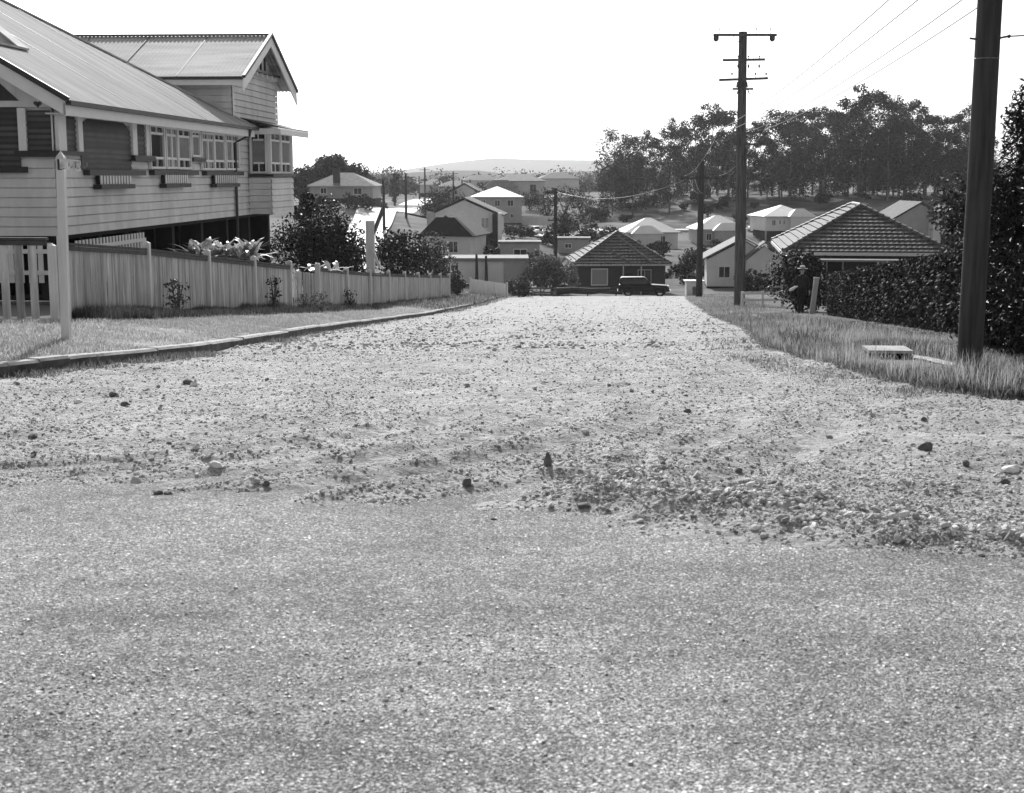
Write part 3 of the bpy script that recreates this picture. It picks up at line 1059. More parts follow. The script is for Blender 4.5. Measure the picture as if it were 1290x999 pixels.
mb.build('gutter', M['gutter'], house)
mb = MB()
mb.box(xb, xa - .06, YC - OV + .005, YC - OV + .05, ZA2 - OV * PW - .28, ZA2 - OV * PW - .03)
mb.build('fascia', M['trim'], house)
mb = MB()
for s_ in (-1, 1):
    a = Vector((xa, YC + s_ * OV, ZA2 - OV * PW - .02)); b = Vector((xa, YC, ZA2 - .02)); k = Vector((-.05, 0, 0))
    lo = a + Vector((0, s_ * .1, -.5)); 
    mb.add([a, b, b - Vector((0, 0, .36)), lo, a + k, b + k, b + k - Vector((0, 0, .36)), lo + k],
           [(0, 1, 2, 3), (7, 6, 5, 4), (0, 4, 5, 1), (3, 2, 6, 7), (0, 3, 7, 4)])
mb.build('barge_board', M['trim'], house)
mb = MB()
for s_ in (-1, 1):
    mb.bar((xa + .02, YC + s_ * (OV + .05), ZA2 - OV * PW + .0), (xa + .02, YC, ZA2 + .06), .1, .1)
mb.build('verge_cap', M['gutter'], house)
mb = MB()
mb.box(.035, .34, YC - 2.7, YC + 2.7, ZE2 + .42, ZE2 + .5)
mb.build('gable_ledge', M['dark_trim'], house)
mb = MB()
for y in (YC - 1.0, YC - .35, YC + .35, YC + 1.0):
    hh = ZA2 - abs(y - YC) * PW - .15
    mb.box(.1, .16, y - .05, y + .05, ZE2 + .503, hh)
mb.build('gable_strap', M['dark_trim'], house)
mb = MB()
mb.prism([(YC - 2.2, ZE2 + .505), (YC + 2.2, ZE2 + .505), (YC, ZA2 - .1)], 'x', .04, .095)
mb.build('gable_panel', M['trim'], house)
mb = MB()
for i in range(7):
    y = YC - 2.4 + i * .8
    mb.box(.035, .28, y - .05, y + .05, ZE2 + .27, ZE2 + .418)
mb.build('gable_bracket', M['trim'], house)
# bay window
BE = .85
yb0, yb1 = YW0 + 2.0, YW0 + 5.75
bz0 = ZF + .02
mb = MB()
boards_x(mb, BE, yb0, yb1, bz0, ZF + 1.35)
boards_y(mb, yb0, .03, BE, bz0, ZF + 1.35)
mb.box(.03, BE - .034, yb0 + .034, yb1, bz0, ZF + 1.35)
mb.box(.03, BE - .1, yb0 + .1, yb1, ZF + 1.35, ZE + .05)
mb.build('bay_wall', M['board'], house)
zsl = ZF + 1.36
mb = MB()
mb.box(.035, BE + .12, yb0 - .12, yb1 + .1, zsl, zsl + .1)
mb.build('sill', M['dark_trim'], house)
for x, y in ((BE - .05, yb0 + .05), (BE - .05, yb1 - .05)):
    MB().box(x - .07, x + .07, y - .07, y + .07, zsl + .1, ZE + .05).build('post', M['trim'], house)
casement(.1, BE - .13, zsl + .12, ZE + .0, e=-.06, leaves=1, axis='y', flat=yb0)
casement(yb0 + .13, yb0 + 1.85, zsl + .12, ZE + .0, e=BE - .095, leaves=1, lights=2)
casement(yb0 + 1.95, yb1 - .13, zsl + .12, ZE + .0, e=BE - .095, leaves=1, lights=2)
mb = MB()                               # skillion hood over the bay
x2 = BE + .55
mb.add([(.03, yb0 - 1.0, 3.66), (x2, yb0 - .75, 3.34), (x2, yb1 + .6, 3.34), (.03, yb1 + .6, 3.66), (.03, yb0 - 1.0, 3.6), (x2, yb0 - .75, 3.29), (x2, yb1 + .6, 3.29), (.03, yb1 + .6, 3.6)],
       [(0, 1, 2, 3), (7, 6, 5, 4), (0, 4, 5, 1), (1, 5, 6, 2), (2, 6, 7, 3)])
mb.build('bay_hood', M['gutter'], house)
mb = MB()
mb.box(x2 - .06, x2 - .01, yb0 - .7, yb1 + .55, 3.08, 3.285)
mb.box(.05, x2 - .062, yb0 - .7, yb0 - .65, 3.08, 3.285)
mb.build('fascia', M['trim'], house)
mb = MB()
mb.box(.05, x2 - .065, yb0 - .64, yb1 + .54, 3.21, 3.24)
mb.build('soffit', M['board'], house)
# downpipe
mb = MB()
yd = LW - .12
mb.tube([(XE + .06, yd, za - .1), (XE + .02, yd, za - .3), (.1, yd, za - .55), (.1, yd, ZF - 1.5)], .05, 8)
mb.build('downpipe', M['iron_dark'], house)

# ---------------------------------------------------------------- far houses
def hip_roof(mb, w, l, z, rise, ov=.5, x0=0, y0=0, inset=None, t=.12):
    xa, xb, ya, yb = x0 - w / 2 - ov, x0 + w / 2 + ov, y0 - ov, y0 + l + ov
    W_, L_ = xb - xa, yb - ya
    if inset is None: inset = min(W_, L_) / 2 - .15
    if W_ >= L_:
        r0, r1 = (xa + inset, (ya + yb) / 2, z + rise), (xb - inset, (ya + yb) / 2, z + rise)
        fs_ = [(0, 1, 5, 4), (1, 2, 5), (2, 3, 4, 5), (3, 0, 4)]
    else:
        r0, r1 = ((xa + xb) / 2, ya + inset, z + rise), ((xa + xb) / 2, yb - inset, z + rise)
        fs_ = [(0, 1, 4), (1, 2, 5, 4), (2, 3, 5), (3, 0, 4, 5)]
    mb.add([(xa, ya, z), (xb, ya, z), (xb, yb, z), (xa, yb, z), r0, r1], fs_ + [(0, 3, 2, 1)])
    return (xa, xb, ya, yb)
def gable_roof(mb, w, l, z, rise, ov=.5, x0=0, y0=0, along='y', t=.14):
    """ridge along y (gable to the front) or along x"""
    if along == 'y':
        h = w / 2 + ov
        prof = [(x0 - h, z), (x0, z + rise), (x0 + h, z), (x0 + h, z - t), (x0, z + rise - t), (x0 - h, z - t)]
        mb.prism(prof, 'y', y0 - ov, y0 + l + ov)
    else:
        h = l / 2 + ov
        c = y0 + l / 2
        prof = [(c - h, z), (c, z + rise), (c + h, z), (c + h, z - t), (c, z + rise - t), (c - h, z - t)]
        mb.prism(prof, 'x', x0 - w / 2 - ov, x0 + w / 2 + ov)

def win(parent, x0, x1, z0, z1, y=0, m='glass', frame='trim', bars=1, axis='y', sgn=-1):
    def bx(mb, a0, a1, o0, o1, b0, b1):
        if axis == 'y': mb.box(a0, a1, y + sgn * o0, y + sgn * o1, b0, b1)
        else: mb.box(y + sgn * o0, y + sgn * o1, a0, a1, b0, b1)
    mb = MB()
    t = .09
    bx(mb, x0, x0 + t, .004, .07, z0, z1); bx(mb, x1 - t, x1, .004, .07, z0, z1)
    bx(mb, x0 + t, x1 - t, .004, .07, z1 - t, z1); bx(mb, x0 + t, x1 - t, .004, .09, z0, z0 + t)
    for k in range(bars):
        a = x0 + (x1 - x0) * (k + 1) / (bars + 1)
        bx(mb, a - .03, a + .03, .004, .05, z0 + t, z1 - t)
    f = mb.build('window', M[frame], parent)
    mb = MB()
    bx(mb, x0 + t * .5, x1 - t * .5, .003, .03, z0 + t * .5, z1 - t * .5)
    mb.build('pane', M[m], f)
    return f

def far_house(name, label, px, pyb, d, yaw, w, l, he, rise, roof='hip', wall='wall_light', rm='iron_bright', wins=(), side=(), under=0, along='y', extra=None, group=None, cat='house', ov=.5, sink=.0):
    p = at(px, pyb, d)
    r = empty(name, (p.x, p.y, p.z - sink), R(yaw))
    tag(r, label, cat, group)
    mb = MB()
    mb.box(-w / 2, w / 2, 0, l, under, he)
    if roof == 'gable':
        if along == 'y':
            mb.prism([(-w / 2, he + .001), (w / 2, he + .001), (0, he + rise * w / (w + 2 * ov) - .02)], 'y', .002, l - .002)
        else:
            mb.prism([(0.002, he + .001), (l - .002, he + .001), (l / 2, he + rise * l / (l + 2 * ov) - .02)], 'x', -w / 2 + .002, w / 2 - .002)
    mb.build('wall', M[wall], r)
    if under:
        MB().box(-w / 2 + .5, w / 2 - .5, .6, l - .3, -2.5, under).build('shade_block', M['wall_dark'], r)  # solid dark block painting the shade below the raised floor
        for x in (-w / 2 + .15, 0, w / 2 - .15):
            MB().box(x - .12, x + .12, .1, .34, -2.5, under).build('stump', M['wall_mid'], r)
    else:
        MB().box(-w / 2 + .01, w / 2 - .01, .01, l - .01, -3, 0).build('footing', M['wall_dark'], r)
    mb = MB()
    if roof == 'hip': hip_roof(mb, w, l, he, rise, ov)
    elif roof == 'gable': gable_roof(mb, w, l, he + .12, rise, ov, along=along)
    else: mb.box(-w / 2 - ov, w / 2 + ov, -ov, l + ov, he, he + .3)
    ro = mb.build('roof', M[rm], r)
    if roof == 'hip':
        mb = MB()
        mb.box(-w / 2 - ov - .06, w / 2 + ov + .06, -ov - .06, -ov - .002, he - .18, he - .01)
        mb.box(-w / 2 - ov - .06, -w / 2 - ov - .002, -ov, l + ov, he - .18, he - .01)
        mb.build('gutter', M['wall_mid'], r)
    for q in wins: win(r, *q)
    for q in side: win(r, *q[:4], y=-w / 2, axis='x', sgn=-1)
    for a in (extra or ()): a(r, ro)
    return r

# hip-roofed trio on the valley floor
def wing_roof(x0, w, y0, l, z, rise, m='iron_bright', wall='wall_light', zb=0):
    def f(r, ro):
        mb = MB(); mb.box(x0 - w / 2, x0 + w / 2, y0, l + y0, zb, z); mb.build('wing_wall', M[wall], r)
        mb = MB(); hip_roof(mb, w, l, z + .004, rise, .45, x0, y0); mb.build('wing_roof', M[m], r)
    return f
def chimney(x, y, z0, z1, s=.35, m='brick'):
    def f(r, ro):
        MB().box(x - s, x + s, y - s, y + s, z0, z1).box(x - s - .08, x + s + .08, y - s - .08, y + s + .08, z1 + .002, z1 + .18).build('chimney', M[m], ro)
    return f
far_house('weatherboard_house', 'pale house with white hipped roof just behind the dark tiled cottage', 822, 315, 235, 6, 8.6, 8, 3.0, 2.3, 'hip', wall='wall_light',
          wins=((-1.6, -.6, 1.1, 2.3), (1.2, 2.2, .9, 2.4)), extra=[wing_roof(-1.2, 4.6, -1.6, 3, 2.8, 1.3)])
far_house('weatherboard_house', 'pale house with white hipped roof between the two power poles', 909, 311, 245, 4, 8.6, 8, 3.1, 2.3, 'hip', wall='wall_mid',
          wins=((-2.8, -1.8, 1.1, 2.4), (1.2, 2.6, .6, 1.2)), extra=[wing_roof(1, 5, -1.5, 3, 2.9, 1.3, wall='wall_mid')])
far_house('weatherboard_house', 'two storey house with white hipped roof and dark lower floor below the gum trees', 993, 305, 250, 8, 8.6, 9, 4.6, 1.9, 'hip', wall='wall_light', under=2.0,
          wins=((-3.2, -2.4, 2.9, 4.0), (-1.9, -1.4, 3.1, 4.0), (-1.1, -.6, 3.1, 4.0), (1.7, 2.7, 2.7, 4.2)), extra=[wing_roof(2.1, 4.2, -1.2, 3, 4.55, 1.4, zb=1.5)])
# gabled house beside the poles
def gablet(r, ro):
    mb = MB(); gable_roof(mb, 4.2, 2.4, 3.02, 1.9, .35, 2.2, -1.3); mb.build('porch_roof', M['grey_roof'], ro)
    mb = MB(); mb.box(.3, 4.1, -1.1, -.01, 0, 2.88); mb.prism([(.3, 2.881), (4.1, 2.881), (2.2, 4.45)], 'y', -1.09, -.02); mb.build('porch_wall', M['wall_light'], r)
far_house('cottage', 'light cottage with grey gabled roof beside the tall power pole', 935, 361, 150, -6, 7.6, 8, 2.9, 2.3, 'gable', wall='wall_light', rm='grey_roof', ov=.5,
          wins=((-2.6, -1.3, .9, 2.2),), extra=[gablet])
# dark-roofed pair at the right below the wood
def pair(r, ro):
    mb = MB(); mb.box(1.3, 5.2, -2.2, -.01, 0, 3.9); mb.prism([(1.3, 3.901), (5.2, 3.901), (3.25, 5.35)], 'y', -2.19, -.02); mb.build('wing_wall', M['wall_light'], r)
    mb = MB(); gable_roof(mb, 3.9, 3, 4.02, 1.75, .35, 3.25, -2.2); mb.build('wing_roof', M['slate'], ro)
    win(r, 3.0, 3.35, 2.5, 3.5, y=-2.2)
    MB().box(2.5, 4.9, -2.24, -2.203, .0, 1.3).build('garage_door', M['wall_dark'], r)
far_house('brick_house', 'house with dark gabled roofs and white gable wall behind the right hand tiled roof', 1158, 305, 215, 4, 9.2, 9, 3.2, 2.9, 'gable', wall='wall_mid', rm='slate', extra=[pair], along='y')

# left group across the gully
def two_level(r, ro):
    MB().box(-4.9, -3.9, -.6, -.01, 0, 4.7).build('side_wall', M['wall_mid'], r)
    MB().box(4.55, 5.0, -1.6, -.01, -.3, 4.6).build('post', M['wall_light'], r)
    MB().box(3.8, 4.5, -1.2, -.02, -.3, 4.5).build('door_recess', M['wall_dark'], r)
far_house('highset_house', 'high set house with grey gabled roof and dark open undercroft', 585, 312, 185, -3, 9.4, 9, 4.2, 2.3, 'gable', wall='wall_light', rm='slate', under=2.0,
          wins=((-1.2, 1.0, 2.6, 3.9, 0, 'glass', 'trim', 3), (2.2, 3.3, 2.5, 4.0, 0, 'frosted')), extra=[two_level], ov=.55)
def hood5(r, ro):
    mb = MB(); mb.add([(-3.4, -.65, 2.75), (3.4, -.65, 2.75), (1.1, -.62, 5.0), (-1.1, -.62, 5.0), (-3.4, .3, 2.9), (3.4, .3, 2.9), (1.1, .3, 5.0), (-1.1, .3, 5.0)],
                      [(0, 1, 2, 3), (7, 6, 5, 4), (0, 4, 5, 1), (1, 5, 6, 2), (2, 6, 7, 3), (3, 7, 4, 0)]); mb.build('gable_cladding', M['wall_dark'], r)
far_house('cottage', 'small pale cottage with dark shingled gable in front of the high set house', 563, 327, 165, -12, 5.8, 8, 2.7, 2.4, 'gable', wall='wall_light', rm='slate',
          wins=((.2, 1.4, .8, 2.2, 0, 'glass'),), extra=[hood5])
far_house('two_storey_house', 'two storey pale house with white pyramid roof above the high set house', 627, 281, 280, 2, 9.6, 9.6, 5.2, 2.0, 'hip', wall='wall_mid',
          wins=((-3.4, -2.4, 3.3, 4.6), (-.6, .5, 3.3, 4.6), (1.9, 3.2, 3.3, 4.6), (2.5, 3.3, 1.0, 1.9)))
def wing8(r, ro):
    mb = MB(); mb.box(-8.2, -1.2, -3.0, -.02, 0, 5.2); mb.build('wing_wall', M['wall_mid'], r)
    mb = MB(); hip_roof(mb, 7.4, 4, 5.21, 1.6, .5, -4.8, -3.0); mb.build('wing_roof', M['grey_roof'], r)
    MB().box(1.6, 6.0, -.5, -.02, 0, 2.2).build('undercroft', M['wall_dark'], r)  # dark block, the shade of an open undercroft put into its colour
far_house('two_storey_house', 'wide two storey house with stacked grey roofs and veranda furthest up the road', 655, 262, 345, 2, 12, 9, 6.6, 1.7, 'hip', wall='wall_light', rm='grey_roof',
          wins=((2.4, 4.0, 3.6, 5.8),), extra=[wing8])
far_house('low_house', 'long low house with grey hipped roof and brick chimney under the domed fig tree', 430, 250, 225, -4, 10.2, 8, 2.0, 2.1, 'hip', wall='wall_mid', rm='grey_roof',
          wins=((-3.4, -2.3, .7, 1.7), (2.0, 3.4, .6, 1.7)), extra=[chimney(-.9, 1.0, 2.2, 4.6, .5, 'brick')])
# sheds below the street
def shed_bits(r, ro):
    MB().box(-.1, .1, -.3, -.01, 0, 2.1).build('post', M['wall_light'], r)
    MB().box(1.6, 3.9, -.06, -.005, 0, 2.0).build('garage_door', M['wall_mid'], r)
far_house('garage', 'long low flat roofed garage with pale fascia below the end of the left fence', 612, 358, 125, 0, 7.2, 5, 2.05, .3, 'flat', wall='wall_light', rm='grey_roof', wins=((-3.2, -2.4, .9, 1.8),), extra=[shed_bits], cat='garage', ov=.25)
far_house('shed', 'small flat roofed shed with grey fascia behind the long low garage', 655, 327, 170, 0, 4.8, 4, 1.9, .9, 'flat', wall='wall_mid', rm='grey_roof', wins=((-.8, .9, .5, 1.3),), cat='shed', ov=.25)
far_house('shed', 'small grey flat roofed shed beyond the thin pole with one low crossarm', 722, 321, 196, -4, 4.4, 4, 2.1, .25, 'flat', wall='wall_mid', rm='grey_roof', wins=((-1.2, -.2, .9, 1.6),), cat='shed', ov=.2)
far_house('weatherboard_house', 'pale low house with grey hipped roof beside the left foot of the wood', 722, 262, 345, 4, 10, 8, 2.6, 1.7, 'hip', wall='wall_light', rm='grey_roof', wins=((-3, -1.8, .8, 1.9), (1.4, 2.8, .8, 1.9)))
far_house('garage', 'pale flat garage between the first two white hipped roofs', 866, 306, 262, 3, 6, 5, 2.2, .25, 'flat', wall='wall_light', rm='iron_bright', wins=((-2.2, .4, .2, 1.7, 0, 'frosted'),), cat='garage', ov=.2)
far_house('cottage', 'small gabled cottage with dark roof behind the white pyramid roof', 585, 258, 330, -6, 7, 8, 2.8, 2.2, 'gable', wall='wall_light', rm='slate', wins=((-2.2, -1, .9, 2.1), (.8, 2, .9, 2.1)))
for i, (px, py, d, w, h, lab) in enumerate(((548, 243, 520, 11, 3, 'tiny pale house in haze left of the distant poles'), (575, 246, 480, 12, 3, 'tiny hazy house with pale roof right of the tall distant pole'), (607, 241, 520, 14, 4, 'tiny hazy house behind the pyramid roofed house'), (705, 240, 470, 13, 4, 'faint pale house in haze by the left edge of the wood'))):
    far_house('house', lab, px, py, d, 5, w, 9, h, 2.0, 'hip', wall='wall_light', rm='grey_roof', group='houses fading into the haze')

# dark tiled cottages: the roof tiles are real courses, so the low sun behind catches their rolls
def tile_slope(corners_fn, s0, s1, nlen, course=.34, roll=.26, up=(0, 0, 1), mb=None, amp=.035, lip=.045):
    """corners_fn(a, t): point for a along the eave (m) and t up the slope (m); s0,s1 clip functions of t"""
    T = nlen
    nc = max(1, int(T / course))
    V, Fc = [], []
    for c in range(nc):
        t0, t1 = T * c / nc, T * (c + 1) / nc
        a0, a1 = s0((t0 + t1) / 2), s1((t0 + t1) / 2)
        if a1 - a0 < .1: continue
        n = max(2, int((a1 - a0) / roll * 4))
        base = len(V)
        for i in range(n + 1):
            a = a0 + (a1 - a0) * i / n
            w = amp * abs(math.sin(a / roll * math.pi))
            p0, p1, nn = corners_fn(a, t0), corners_fn(a, t1 + .03), corners_fn(None, None)
            V += [p0 - nn * .03, p0 + nn * (lip + w), p1 + nn * (w * .8)]
        for i in range(n):
            q = base + 3 * i
            Fc += [(q, q + 3, q + 4, q + 1), (q + 1, q + 4, q + 5, q + 2)]
    mb.add(V, Fc)

def tiled_hip(parent, w, l, z, rise, ov, name='roof', mats='tile', **tk):
    """pyramid-like hip in roll tiles: front, left, right and back slopes, pale mortared hips"""
    hw, hl = w / 2 + ov, l / 2 + ov
    ridge = max(0, hl - hw)
    mb = MB()
    yc = l / 2
    def slope(org, ax, inn, run, half, top):
        org, ax, inn = Vector(org), Vector(ax), Vector(inn)
        L = math.hypot(run, rise)
        upv = (inn * run + Vector((0, 0, rise))) / L
        nn = ax.cross(upv).normalized()
        if nn.z < 0: nn = -nn
        def fn(a, t):
            if a is None: return nn
            return org + ax * a + upv * t
        tile_slope(fn, lambda t: -half + (half - top) * t / L, lambda t: half - (half - top) * t / L, L, mb=mb, **tk)
    slope((0, -ov, z), (1, 0, 0), (0, 1, 0), hw, hw, .02)
    slope((-hw, yc, z), (0, 1, 0), (1, 0, 0), hw, hl, ridge)
    slope((hw, yc, z), (0, 1, 0), (-1, 0, 0), hw, hl, ridge)
    slope((0, l + ov, z), (1, 0, 0), (0, -1, 0), hw, hw, .02)
    ro = mb.build(name, M[mats], parent, recalc=False)
    mb = MB()
    ap = [(0, yc - ridge, z + rise), (0, yc + ridge, z + rise)]
    for c, a in (((-hw, -ov, z), ap[0]), ((hw, -ov, z), ap[0]), ((-hw, l + ov, z), ap[1]), ((hw, l + ov, z), ap[1])):
        c, a = Vector(c), Vector(a)
        n = int((a - c).length / .42)
        for i in range(n):
            p, q = c.lerp(a, i / n), c.lerp(a, (i + .93) / n)
            mb.tube([p + Vector((0, 0, .07)), q + Vector((0, 0, .05))], [.13, .11], 6, cap=True)
    if ridge > 0: mb.tube([Vector(ap[0]) + Vector((0, 0, .06)), Vector(ap[1]) + Vector((0, 0, .06))], .12, 6)
    mb.build('hip_cap', M['tile_cap'], ro)
    return ro
M['tile_cap'] = mat('pale hip tile', .09, .18, 3, .6, .35, island=(.7, 1.2))

p = at(783, 372, 140)
cot = empty('tiled_cottage', (p.x, p.y, p.z + .1), R(2))
tag(cot, 'dark brick cottage with dark tiled hip roof behind the parked car at the street end', 'house')
cw, cl_, ch_ = 8.8, 8.6, 3.0
MB().box(-cw / 2, cw / 2, 0, cl_, -2, ch_).build('wall', M['brick'], cot)
tiled_hip(cot, cw, cl_, ch_ + .1, 3.0, .55, course=.5, roll=.4, amp=.05, lip=.13)
mb = MB(); mb.box(-cw / 2 - .62, cw / 2 + .62, -.62, -.55, ch_ - .1, ch_ + .08); mb.box(-cw / 2 - .62, -cw / 2 - .55, -.55, cl_ + .5, ch_ - .1, ch_ + .08); mb.build('gutter', M['fence'], cot)
MB().box(-cw / 2 - .54, cw / 2 + .54, -.54, cl_ + .54, ch_ + .01, ch_ + .05).build('soffit', M['wall_mid'], cot)
win(cot, -3.1, -1.4, .9, 2.6, m='curtain', bars=0)
win(cot, 1.6, 3.0, 1.0, 2.5, bars=1, frame='wall_mid')
MB().box(.2, 1.1, -.06, -.004, 0, 2.1).build('door', M['wall_dark'], cot)
for x in (.1, 1.9): MB().box(x - .06, x + .06, -.5, -.38, 0, ch_).build('post', M['fence'], cot)
# tiled ridge fold: the second hip seen on the left of the front slope
mb = MB()
mb.tube([(-1.7, -.02, ch_ + 1.72), (.7, -.66, ch_ + .2)], [.1, .12], 6)
mb.tube([(-.2, 2.3, ch_ + 2.75), (3.0, -.66, ch_ + .2)], [.1, .12], 6)
mb.build('hip_cap', M['tile_cap'], cot)

pr = at(1087, 352, 76)
cot2 = empty('tiled_bungalow', (pr.x + .15, pr.y, pr.z - 1.15), R(-8))
tag(cot2, 'low bungalow under a broad dark tiled hip roof behind the clipped hedge', 'house')
bw_, bl_, bh_ = 7.9, 12.5, 2.55
MB().box(-bw_ / 2, bw_ / 2, 0, bl_, -1.5, bh_).build('wall', M['brick'], cot2)
tiled_hip(cot2, bw_, bl_, bh_ + .1, 2.4, .55, course=.37, roll=.3, amp=.028, lip=.075)
mb = MB(); mb.box(-bw_ / 2 - .62, bw_ / 2 + .62, -.66, -.55, bh_ - .08, bh_ + .09); mb.box(-bw_ / 2 - .64, -bw_ / 2 - .55, -.54, bl_ + .5, bh_ - .08, bh_ + .09); mb.build('gutter', M['post'], cot2)
MB().box(-bw_ / 2 - .54, bw_ / 2 + .54, -.54, bl_ + .54, bh_ + .01, bh_ + .05).build('soffit', M['wall_mid'], cot2)
MB().box(-2.6, 4.9, -2.2, -.6, bh_ - .32, bh_ - .22).build('porch_roof', M['grey_roof'], cot2)
for x in (-2.5, .4, 4.8): MB().box(x - .06, x + .06, -2.15, -2.03, -.6, bh_ - .32).build('post', M['post'], cot2)
win(cot2, -3.0, -1.2, 1.0, 2.2, bars=1, frame='wall_mid')
win(cot2, .6, 2.8, .9, 2.1, bars=2, frame='wall_mid')

# ---------------------------------------------------------------- fences
def paling_fence(name, label, A, B, h, post_every=2.4, gap=0.0, pw=.1, rail_top=True, first_post=True, last_post=True, post_h=.14, rail='fence_rail', face=1, post_w=.11, wob=.03, group=None, cat='fence', mpal='fence'):
    """A, B on the ground plan (x, d); palings on the street side, capping rail on top"""
    A, B = Vector((A[0], A[1], 0)), Vector((B[0], B[1], 0))
    D = B - A
    L = D.length
    d = D / L
    nrm = Vector((d.y, -d.x, 0)) * face
    g0 = gz(A.x, A.y)
    r = empty(name, (A.x, A.y, g0))
    tag(r, label, cat, group)
    off = Vector((A.x, A.y, g0))
    def P(s_, o, z):
        q = A + d * s_ + nrm * o
        return Vector((q.x, q.y, z)) - off
    gg = [gz((A + d * (L * i / 40)).x, (A + d * (L * i / 40)).y) for i in range(41)]
    # fence tops run in straight falls between the posts
    npost = max(1, round(L / post_every))
    ps = [L * i / npost for i in range(npost + 1)]
    tops = [float(np.interp(s_, np.linspace(0, L, 41), gg)) + h for s_ in ps]
    top = lambda s_: float(np.interp(s_, ps, tops))
    gnd = lambda s_: float(np.interp(s_, np.linspace(0, L, 41), gg))
    mb = MB()
    step = pw + gap
    n = int(L / step)
    for i in range(n):
        s0 = i * step + random.uniform(0, .006)
        s1 = s0 + pw - random.uniform(.002, .012)
        zt = top((s0 + s1) / 2) - .03 + random.uniform(-wob, .004)
        zb = gnd(s0) - .02 + random.uniform(0, .05)
        o0 = .02 + random.uniform(0, .012)
        t = random.uniform(-.008, .008)
        c = [P(s0, o0, zb), P(s1, o0 + t, zb), P(s1, o0 + t + .016, zb), P(s0, o0 + .016, zb), P(s0, o0, zt), P(s1, o0 + t, zt), P(s1, o0 + t + .016, zt), P(s0, o0 + .016, zt)]
        mb.add(c, [(0, 3, 2, 1), (4, 5, 6, 7), (0, 1, 5, 4), (1, 2, 6, 5), (2, 3, 7, 6), (3, 0, 4, 7)])
    mb.build('paling', M[mpal], r)
    for i in range(npost):
        a, b = ps[i] + .07, ps[i + 1] - .07
        if rail_top:
            MB().bar(P(a, .035, top(a) + .01), P(b, .035, top(b) + .01), .1, .045).build('capping', M[rail], r)
            MB().bar(P(a, .066, top(a) - .06), P(b, .066, top(b) - .06), .02, .075).build('rail', M[rail], r)
        MB().bar(P(a, -.02, gnd(a) + .3), P(b, -.02, gnd(b) + .3), .05, .07).build('rail', M[rail], r)
    for i, s_ in enumerate(ps):
        if (i == 0 and not first_post) or (i == npost and not last_post): continue
        w = post_w / 2
        hh = top(s_) + post_h
        mb = MB()
        c = [P(s_ - w, .06 + w, 0), P(s_ + w, .06 + w, 0), P(s_ + w, .06 - w - .03, 0), P(s_ - w, .06 - w - .03, 0)]
        lo = [Vector((q.x, q.y, gnd(s_) - .3 - off.z)) for q in c]
        hi = [Vector((q.x, q.y, hh - off.z)) for q in c]
        cen = sum(hi, Vector()) / 4 + Vector((0, 0, .04))
        mb.add(lo + hi + [cen], [(0, 1, 5, 4), (1, 2, 6, 5), (2, 3, 7, 6), (3, 0, 4, 7), (4, 5, 8), (5, 6, 8), (6, 7, 8), (7, 4, 8)])
        mb.build('post', M['post'], r)
    return r
fx = lambda d: (float(fence_x(d)), d)
FH = 1.28
paling_fence('picket_fence', 'open picket fence with dark top rail facing the cross street left of the street sign', (-20.5, 23.5), (-7.62, 23.15), FH + .08, 2.55, gap=.1, pw=.14, post_h=-.1, face=1, wob=0)
paling_fence('paling_fence', 'long close boarded paling fence with dark capping from the corner to the front gate', fx(23.15), fx(40.6), FH, 4.3, gap=.004, pw=.1, post_w=.12, first_post=True)
paling_fence('garden_gate', 'front gate of spaced pickets among weeds in the left fence', fx(40.75), fx(44.6), FH - .1, 4.0, gap=.1, pw=.12, rail_top=False, first_post=False, last_post=False, cat='gate')
paling_fence('paling_fence', 'further stretch of paling fence beyond the gate with closely set posts', fx(44.8), fx(87), FH + .04, 5.2, gap=.004, pw=.11, post_w=.13)
q0, q1 = at(592, 374, 103), at(638, 372, 106)
paling_fence('paling_fence', 'short whitish paling fence standing alone near the end of the street', (q0.x, q0.y), (q1.x, q1.y), 1.15, 3, gap=.004, pw=.12, rail_top=False, post_h=.05, mpal='post')

# thick timber post with a long diagonal stay behind the far fence
q = at(467, 331, 57.5)
g = gz(q.x, 57.5)
r = empty('stayed_post', (q.x, 57.5, g))
tag(r, 'thick pale timber post with a long diagonal stay behind the left fence', 'post')
top = at(467, 278, 57.5).z - g
MB().bar((0, 0, -.3), (0, 0, top), .34, .34).build('upright', M['post'], r)
e = at(483, 262, 57.9)
MB().bar((.12, .0, top - .55), (e.x - q.x, .4, e.z - g), .12, .12).build('stay', M['pole'], r)
e = at(476, 331, 57.5)
MB().bar((.1, -.2, top - 1.15), (e.x - q.x + .1, -.2, e.z - g - .2), .1, .1).build('brace', M['post'], r)

# ---------------------------------------------------------------- street sign
g = gz(-5.75, 17.8)
r = empty('street_sign', (-5.75, 17.8, g), 0)
tag(r, 'pale square street name post with a small peeling name plate near the top', 'street sign')
top = at(72, 190, 17.8).z - g
lean = at(72, 190, 17.8).x + 5.75
w = .05
mb = MB()
lo = [(-w, -w, -.3), (w, -w, -.3), (w, w, -.3), (-w, w, -.3)]
hi = [(x + lean + .04, y, top - .08) for x, y, _ in lo]
mb.add(lo + hi + [(lean + .04, 0, top)], [(0, 1, 5, 4), (1, 2, 6, 5), (2, 3, 7, 6), (3, 0, 4, 7), (4, 5, 8), (5, 6, 8), (6, 7, 8), (7, 4, 8)])
mb.build('post', M['post'], r)
s0 = at(75, 211, 17.7)
sx0, sx1 = s0.x + 5.75, at(103, 208, 17.7).x + 5.75
z1_, z0_ = at(80, 200.5, 17.7).z - g, at(80, 216, 17.7).z - g
mb = MB()
